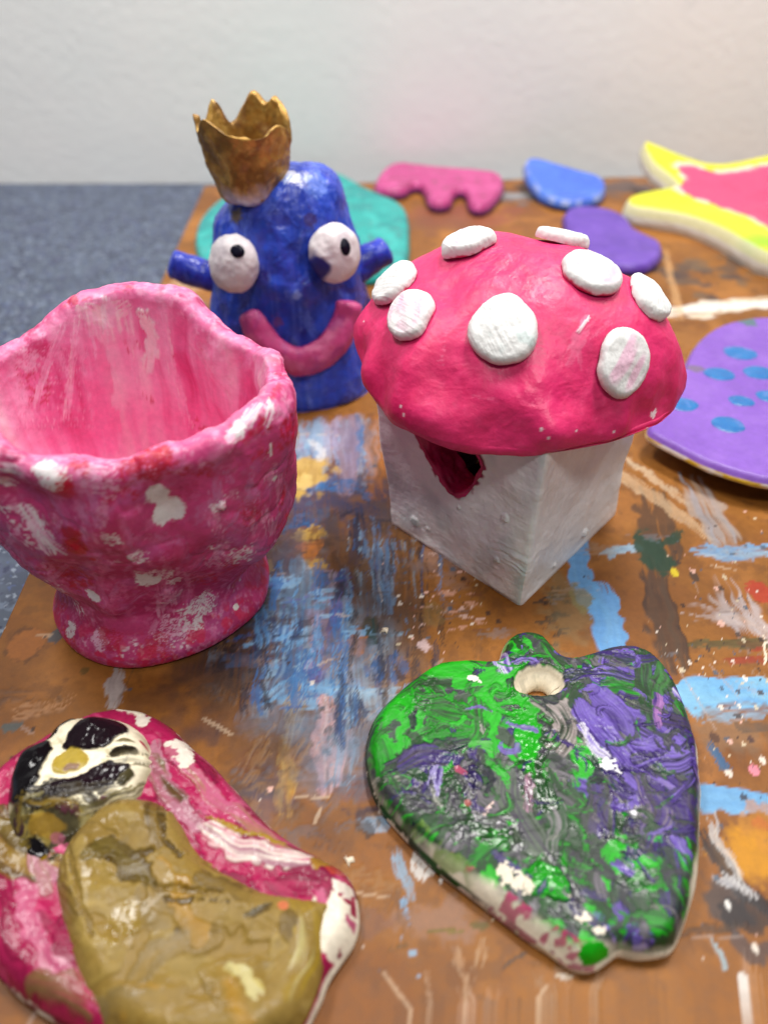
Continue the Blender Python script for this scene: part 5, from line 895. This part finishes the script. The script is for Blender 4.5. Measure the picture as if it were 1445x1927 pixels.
    patch([(92, 1394), (60, 1400), (32, 1430), (6, 1480), (8, 1510), (52, 1512), (82, 1472), (100, 1425), (102, 1402)], blk); patch([(117, 1408), (138, 1376), (158, 1356), (208, 1350), (246, 1362), (234, 1394), (196, 1419), (134, 1418)], blk2 * .5); patch([(76, 1394), (98, 1364), (130, 1344), (146, 1346), (112, 1372), (92, 1396)], blk); patch([(98, 1480), (158, 1470), (192, 1440), (246, 1434), (252, 1446), (226, 1472), (196, 1492), (150, 1502), (104, 1518), (56, 1534), (42, 1522), (72, 1502)], blk2 * .6); patch([(208, 1424), (232, 1408), (262, 1406), (268, 1414), (236, 1422), (212, 1430)], lin(44, 38, 30)); patch([(212, 1406), (240, 1396), (262, 1398), (240, 1406)], lin(110, 98, 60), .0003, .5); patch([(218, 1478), (240, 1450), (256, 1444), (236, 1486)], lin(70, 64, 40)); patch([(258, 1386), (276, 1394), (284, 1412), (268, 1404)], lin(150, 20, 60), .0005)
    patch([(34, 1572), (52, 1566), (84, 1582), (88, 1596), (66, 1604), (40, 1594)], blk); patch([(14, 1530), (40, 1536), (40, 1560), (22, 1560)], lin(60, 40, 44))
    patch([(100, 1448), (108, 1426), (132, 1414), (160, 1418), (174, 1436), (158, 1460), (128, 1468), (104, 1462)], lin(170, 146, 58), .0004, .6); patch([(118, 1462), (136, 1446), (160, 1448), (150, 1462)], lin(140, 112, 92), .0006, .6)
    for k in range(46):
        x, y = rng.uniform(10, 240), rng.uniform(1500, 1620); y = max(y, 1528 - .10 * x); c = [blk, lin(120, 100, 40), lin(160, 124, 24), lin(52, 44, 30), lin(150, 140, 96), lin(90, 40, 60)][k % 6]; a = rng.normal(-.2, .5); L = rng.uniform(8, 26)
        cv.stroke(np.array([H(x - L * math.cos(a), y - L * math.sin(a)), H(x + L * math.cos(a), y + L * math.sin(a))]), rng.uniform(8, 18) * .00016, [c, c * .7], .8, .25, .4, .0005, .9, warp=.001)
    HS([(240, 1440), (275, 1432), (292, 1424)], 9, [(60, 54, 40), (120, 108, 70)]); HS([(206, 1424), (250, 1418), (290, 1408)], 7, [(40, 34, 28), (90, 80, 56)]); HS([(60, 1512), (140, 1500), (226, 1478)], 26, [(24, 20, 22), (60, 52, 36), (20, 18, 20)], .9); HS([(150, 1530), (230, 1500), (275, 1462)], 22, [(120, 108, 60), (60, 54, 34), (190, 178, 140)], .85); HS([(36, 1512), (90, 1522), (150, 1516)], 16, [(16, 14, 16), (120, 96, 30)], .9); HS([(110, 1478), (70, 1494), (44, 1500)], 14, [(18, 15, 17)], .95)
    cv.blob(H(85, 1550), (.004, .002, .01), lin(150, 116, 34), .7, 1.0); cv.blob(H(104, 1566), (.0016, .0010, .01), lin(170, 90, 116), .6, .9)
    base = .0060; grooves = np.zeros(sl.n)
    for a_, b_ in (((210, 1428), (285, 1412)), ((206, 1444), (280, 1428))):
        A, Bq = H(*a_)[:2], H(*b_)[:2]; d = Bq - A; t = np.clip((sl.P - A) @ d / (d @ d), 0, 1); grooves += np.exp(-(np.linalg.norm(sl.P - A - t[:, None] * d, axis=1) / .0009) ** 2) * .0016
    z = base + .0108 * dome(sl.d, .0100, .12) + (fbm(P3, 60, 3, 641) - .5) * .0065 * sst(0, .005, sl.d) + (fbm(P3, 260, 3, 642) - .5) * .0008 - grooves + cv.h
    z -= .0040 * sst(1500, 1590, proj(np.column_stack([sl.P, np.full(sl.n, .012)]))[1]) * sst(0, .004, sl.d)
    hd = sl.finish('head', np.maximum(z, base + .0008), np.full(sl.n, base), M_wet, root, cv.col, np.clip(cv.g, 0, 1), lin(120, 108, 60), .0004, 4, sidegloss=.7); hd['label'] = 'cream head with glossy black patches'
relief()

# ------------------------------------------------------------------ flat pieces at the back of the board
def flat(name, px, zt, T, label, cat, colf, res=.0009, lift=None, mat=None, sidecol=None, R=.004, group=None, it=2, lump=.0016, bottom=False, gloss=.5):
    if lift is None: poly = outline(px, zt, it)
    else:
        pts = []
        for x, y in px:
            z = zt
            for _ in range(40): g = G(x, y, z); z = .6 * z + .4 * (zt + lift(g[None])[0])
            pts.append(g[:2])
        poly = smooth_poly(np.array(pts), it)
    if np.sum(poly[:, 0] * np.roll(poly[:, 1], -1) - poly[:, 1] * np.roll(poly[:, 0], -1)) < 0: poly = poly[::-1]
    sl = Slab(poly, res); P3 = np.column_stack([sl.P, np.zeros(sl.n)]); cv = Canvas(P3, lin(128, 128, 128), gloss); colf(cv, P3, sl)
    lf = lift(P3) if lift is not None else np.zeros(sl.n)
    z = lf + (zt - T) + T * dome(sl.d, R, .55) + (fbm(P3, 35, 3, 700 + len(px)) - .5) * lump * sst(0, .006, sl.d) + (fbm(P3, 220, 3, 701) - .5) * .0005 + cv.h
    o = sl.finish(name, z, lf + (zt - T), mat or M_clay, None, cv.col, np.clip(cv.g, 0, 1), sidecol if sidecol is not None else cv.col.mean(0), .0008, 5, bottom=bottom)
    tag(o, label, cat, group); return o, sl, z
def teal(cv, P, sl):
    cv.col[:] = lin(20, 156, 150); a = fbm(P, 60, 4, 710); cv.mix(sst(.45, .6, a) * .6, lin(10, 122, 124)); cv.mix(sst(.55, .7, fbm(P, 120, 3, 711)) * .5, lin(60, 186, 178)); cv.mix(sst(.68, .72, fbm(P, 160, 3, 712)) * .7, lin(70, 120, 120))
flat('teal_piece', [(366, 440), (374, 410), (402, 380), (450, 350), (520, 326), (590, 318), (640, 323), (676, 345), (712, 362), (755, 380), (769, 400), (770, 470), (762, 500), (690, 520), (560, 530), (430, 530), (385, 500), (370, 475)], .009, .009, 'flat teal clay piece lying half hidden behind the blue figure', 'clay piece', teal)
def pinkp(cv, P, sl):
    cv.col[:] = lin(184, 62, 126); a = fbm(P, 40, 4, 715); cv.mix(sst(.45, .65, a) * .5, lin(176, 54, 120)); cv.mix(sst(.55, .7, fbm(P, 90, 3, 716)) * .4, lin(214, 92, 158)); cv.mix(sst(.69, .73, fbm(P, 110, 3, 717)) * .6, lin(110, 50, 60))
flat('pink_piece', [(702, 345), (712, 325), (730, 308), (755, 303), (800, 309), (850, 314), (905, 318), (940, 323), (950, 336), (944, 356), (922, 380), (900, 387), (882, 378), (880, 356), (866, 349), (852, 358), (850, 374), (828, 380), (806, 374), (800, 350), (788, 341), (770, 345), (764, 354), (735, 356), (712, 352)], .012, .012, 'magenta clay piece with two notches cut from its front edge, near the wall', 'clay piece', pinkp, sidecol=lin(108, 44, 100), R=.005)
def bluep(cv, P, sl):
    cv.col[:] = lin(66, 106, 206); cv.mix(sst(.45, .65, fbm(P, 60, 4, 720)) * .5, lin(88, 132, 222)); cv.mix(sst(.5, .66, fbm(P, 90, 4, 721)) * .4, lin(50, 84, 186)); cv.mix((sl.d < .004) * sst(.5, .6, fbm(P, 150, 3, 722)) * .6, lin(170, 180, 210))
flat('light_blue_piece', [(985, 308), (990, 297), (1008, 294), (1040, 303), (1085, 318), (1125, 326), (1141, 340), (1138, 360), (1115, 374), (1080, 380), (1042, 374), (1012, 358), (992, 334)], .011, .010, 'light blue leaf-shaped clay piece between the magenta piece and the star', 'clay piece', bluep, lift=lambda P: .026 * np.clip((P[:, 1] - .77) / .12, 0, 1.3), sidecol=lin(50, 80, 160), bottom=True)
def purp(cv, P, sl):
    cv.col[:] = lin(98, 60, 168); cv.mix(sst(.45, .65, fbm(P, 60, 4, 725)) * .5, lin(80, 46, 146)); cv.mix(sst(.55, .7, fbm(P, 100, 4, 726)) * .4, lin(118, 80, 186))
flat('purple_piece', [(1060, 396), (1082, 386), (1115, 386), (1155, 394), (1182, 408), (1192, 428), (1222, 442), (1244, 452), (1248, 470), (1236, 488), (1212, 499), (1180, 500), (1140, 492), (1100, 480), (1074, 450), (1062, 420)], .009, .009, 'flat dark purple heart-like clay piece lying behind the mushroom cap', 'clay piece', purp, sidecol=lin(70, 40, 130))
def disc():
    def col(cv, P, sl):
        cv.col[:] = lin(128, 84, 184); cv.mix(sst(.45, .65, fbm(P, 30, 4, 730)) * .45, lin(114, 70, 170)); cv.mix(sst(.5, .7, fbm(P, 90, 4, 731)) * .3, lin(146, 104, 196)); 0
        for p, r in (((1308, 694), .004),): cv.blob(np.append(G(*p, .016)[:2], 0), (r * 1.4, r, .01), lin(110, 96, 110), .8, .6)
        cv.blob(np.append(G(1402, 604, .016)[:2], 0), (.006, .006, .01), lin(60, 110, 90), .8, .6)
    px = [(1214, 806), (1232, 782), (1262, 742), (1283, 700), (1300, 655), (1335, 618), (1390, 598), (1450, 594), (1530, 602), (1600, 640), (1650, 700), (1660, 780), (1620, 850), (1560, 890), (1500, 905), (1445, 902), (1390, 888), (1330, 868), (1280, 842), (1240, 822)]
    zt = .016
    def side(p, t): n = fbm(np.column_stack([p, np.full(len(p), t * .01)]), 90, 3, 735)[:, None]; m = sst(.44, .56, n); return lin(222, 210, 200) * (1 - m) + (lin(206, 166, 40) if t < .7 else lin(150, 120, 100)) * m
    o, sl, z = flat('purple_disc', px, zt, .0062, 'purple round clay disc with raised blue dots, right of the mushroom house', 'clay disc', col, .0007, sidecol=side, R=.003, bottom=True, lump=.0014)
    # it rests on a lump of clay underneath
    from_z = .0099
    c = sl.P.mean(0); th = np.linspace(0, 2 * math.pi, 40, endpoint=False); rows = [np.column_stack([c[0] + r * np.cos(th), c[1] + r * 1.1 * np.sin(th), np.full(40, zz)]) for r, zz in ((.040, 0), (.043, .004), (.040, from_z))]
    V = np.vstack(rows); build('foot', V, outward(V, gridq(3, 40)), M_clay, o, np.tile(lin(206, 196, 186), (120, 1)), None)
    for i, (x, y, rx) in enumerate([(1392, 663, 28), (1352, 702, 27), (1428, 700, 27), (1394, 753, 21), (1370, 798, 28), (1283, 760, 27), (1448, 744, 22), (1500, 690, 25), (1520, 780, 25)]):
        g = G(x, y, zt + .0005); k = np.argmin(((sl.P - g[:2]) ** 2).sum(1)); R = np.linalg.norm(G(x + rx, y, zt) - g); m = 48; t = np.linspace(0, 2 * math.pi, m, endpoint=False); rows = []
        for q in np.linspace(0, 1, 12):
            rr = R * q * (1 + .16 * (noise(np.cos(t) * 1.5 + 7 * i, np.sin(t) * 1.5, seed=i) - .5)); rows.append(np.column_stack([g[0] + rr * np.cos(t), g[1] + rr * .92 * np.sin(t), np.full(m, 0.)]))
        V = np.vstack(rows); # drape on the disc
        zz = np.array([z[np.argmin(((sl.P - v[:2]) ** 2).sum(1))] for v in V]); V[:, 2] = zz + .0003 + .0006 * np.sqrt(np.clip(1 - np.repeat(np.linspace(0, 1, 12), m) ** 3, 0, 1)) - .0002
        cd = Canvas(V, lin(22, 110, 176), .7); cd.mix(sst(.45, .65, fbm(V, 200, 3, 740 + i)) * .6, lin(14, 96, 166)); cd.mix(sst(.64, .74, fbm(V, 260, 3, 760 + i)) * .5, lin(110, 130, 200))
        build('blue_dot', V, gridq(12, m), M_clay, o, cd.col, cd.g)
disc()
def star():
    lift = lambda P: .040 * np.clip((P[:, 1] - .70) / .16, 0, 1.2) ** 1.2
    inner_px = [(1268, 306), (1300, 308), (1345, 324), (1390, 320), (1446, 306), (1560, 300), (1600, 380), (1520, 450), (1446, 428), (1400, 404), (1345, 386), (1290, 366), (1262, 352), (1290, 346), (1278, 326)]
    px = [(1206, 268), (1214, 261), (1235, 270), (1290, 292), (1345, 308), (1400, 298), (1450, 286), (1560, 262), (1640, 300), (1600, 400), (1640, 480), (1560, 500), (1446, 478), (1400, 452), (1350, 424), (1290, 402), (1235, 394), (1185, 386), (1174, 374), (1190, 362), (1240, 352), (1276, 346), (1254, 326), (1222, 302)]
    zt = .018
    def col(cv, P, sl):
        cv.col[:] = lin(214, 208, 34); pts = []
        for x, y in inner_px:
            zz = zt
            for _ in range(40): g = G(x, y, zz); zz = .6 * zz + .4 * (zt + lift(g[None])[0])
            pts.append(g[:2])
        sd, _ = seg_sd(sl.P, smooth_poly(np.array(pts), 1)); n = fbm(P, 90, 3, 750); cv.mix(sst(-.001, .001, sd + .010 * (n - .5)), lin(222, 66, 112)); ed = np.exp(-((sd + .006 * (n - .5)) / .0028) ** 2) * sst(.4, .55, fbm(P, 120, 3, 751)); cv.mix(ed * .9, lin(236, 224, 206))
        cv.mix(sst(.55, .7, fbm(P, 40, 3, 752)) * (sd < -.004) * .35, lin(170, 190, 20)); cv.mix(np.exp(-((P - np.append(G(1435, 455, zt)[:2], 0)) ** 2).sum(1) / .02 ** 2) * (sd < 0) * .8, lin(130, 206, 30)); cv.mix((sd > 0) * sst(.55, .7, n) * .4, lin(206, 48, 98)); cv.mix((sl.d < .003) * .7, lin(228, 222, 196))
    o, sl, z = flat('clay_star', px, zt, .018, 'yellow clay star with a pink centre, one point leaning up the wall', 'clay star', col, .0009, lift=lift, sidecol=lin(222, 216, 204), R=.005, bottom=True, it=1)
star()

# ------------------------------------------------------------------ crumbs of dry clay
def flake(x, y, r, label, seed, T=.0008):
    rg = np.random.default_rng(seed); n = 9; a = np.sort(rg.uniform(0, 2 * math.pi, n)); g = G(x, y); rad = r * np.where(np.arange(n) % 2, .45, 1.0) * rg.uniform(.8, 1.2, n)
    P = np.column_stack([g[0] + rad * np.cos(a), g[1] + rad * np.sin(a)]); top = np.column_stack([P * .9 + g[:2] * .1, np.full(n, T) * rg.uniform(.6, 1.5, n)]); bot = np.column_stack([P, np.full(n, .0001)])
    V = np.vstack([bot, top, [[g[0], g[1], T * 1.4]]]); i = np.arange(n); j = (i + 1) % n
    o = build('clay_flake', V, np.stack([i, j, n + j, n + i], 1), M_white, None, np.tile(lin(228, 214, 190), (len(V), 1)), None, [np.array([n + k, n + (k + 1) % n, 2 * n]) for k in range(n)])
    tag(o, label, 'clay flake', 'pale clay flakes on the board')
flake(725, 1187, .0017, 'small pale star-like clay flake on the blue-stained board between cup and strawberry plaque', 3)
flake(655, 1621, .0019, 'pale clay flake lying just beside the right tip of the pink relief', 8)
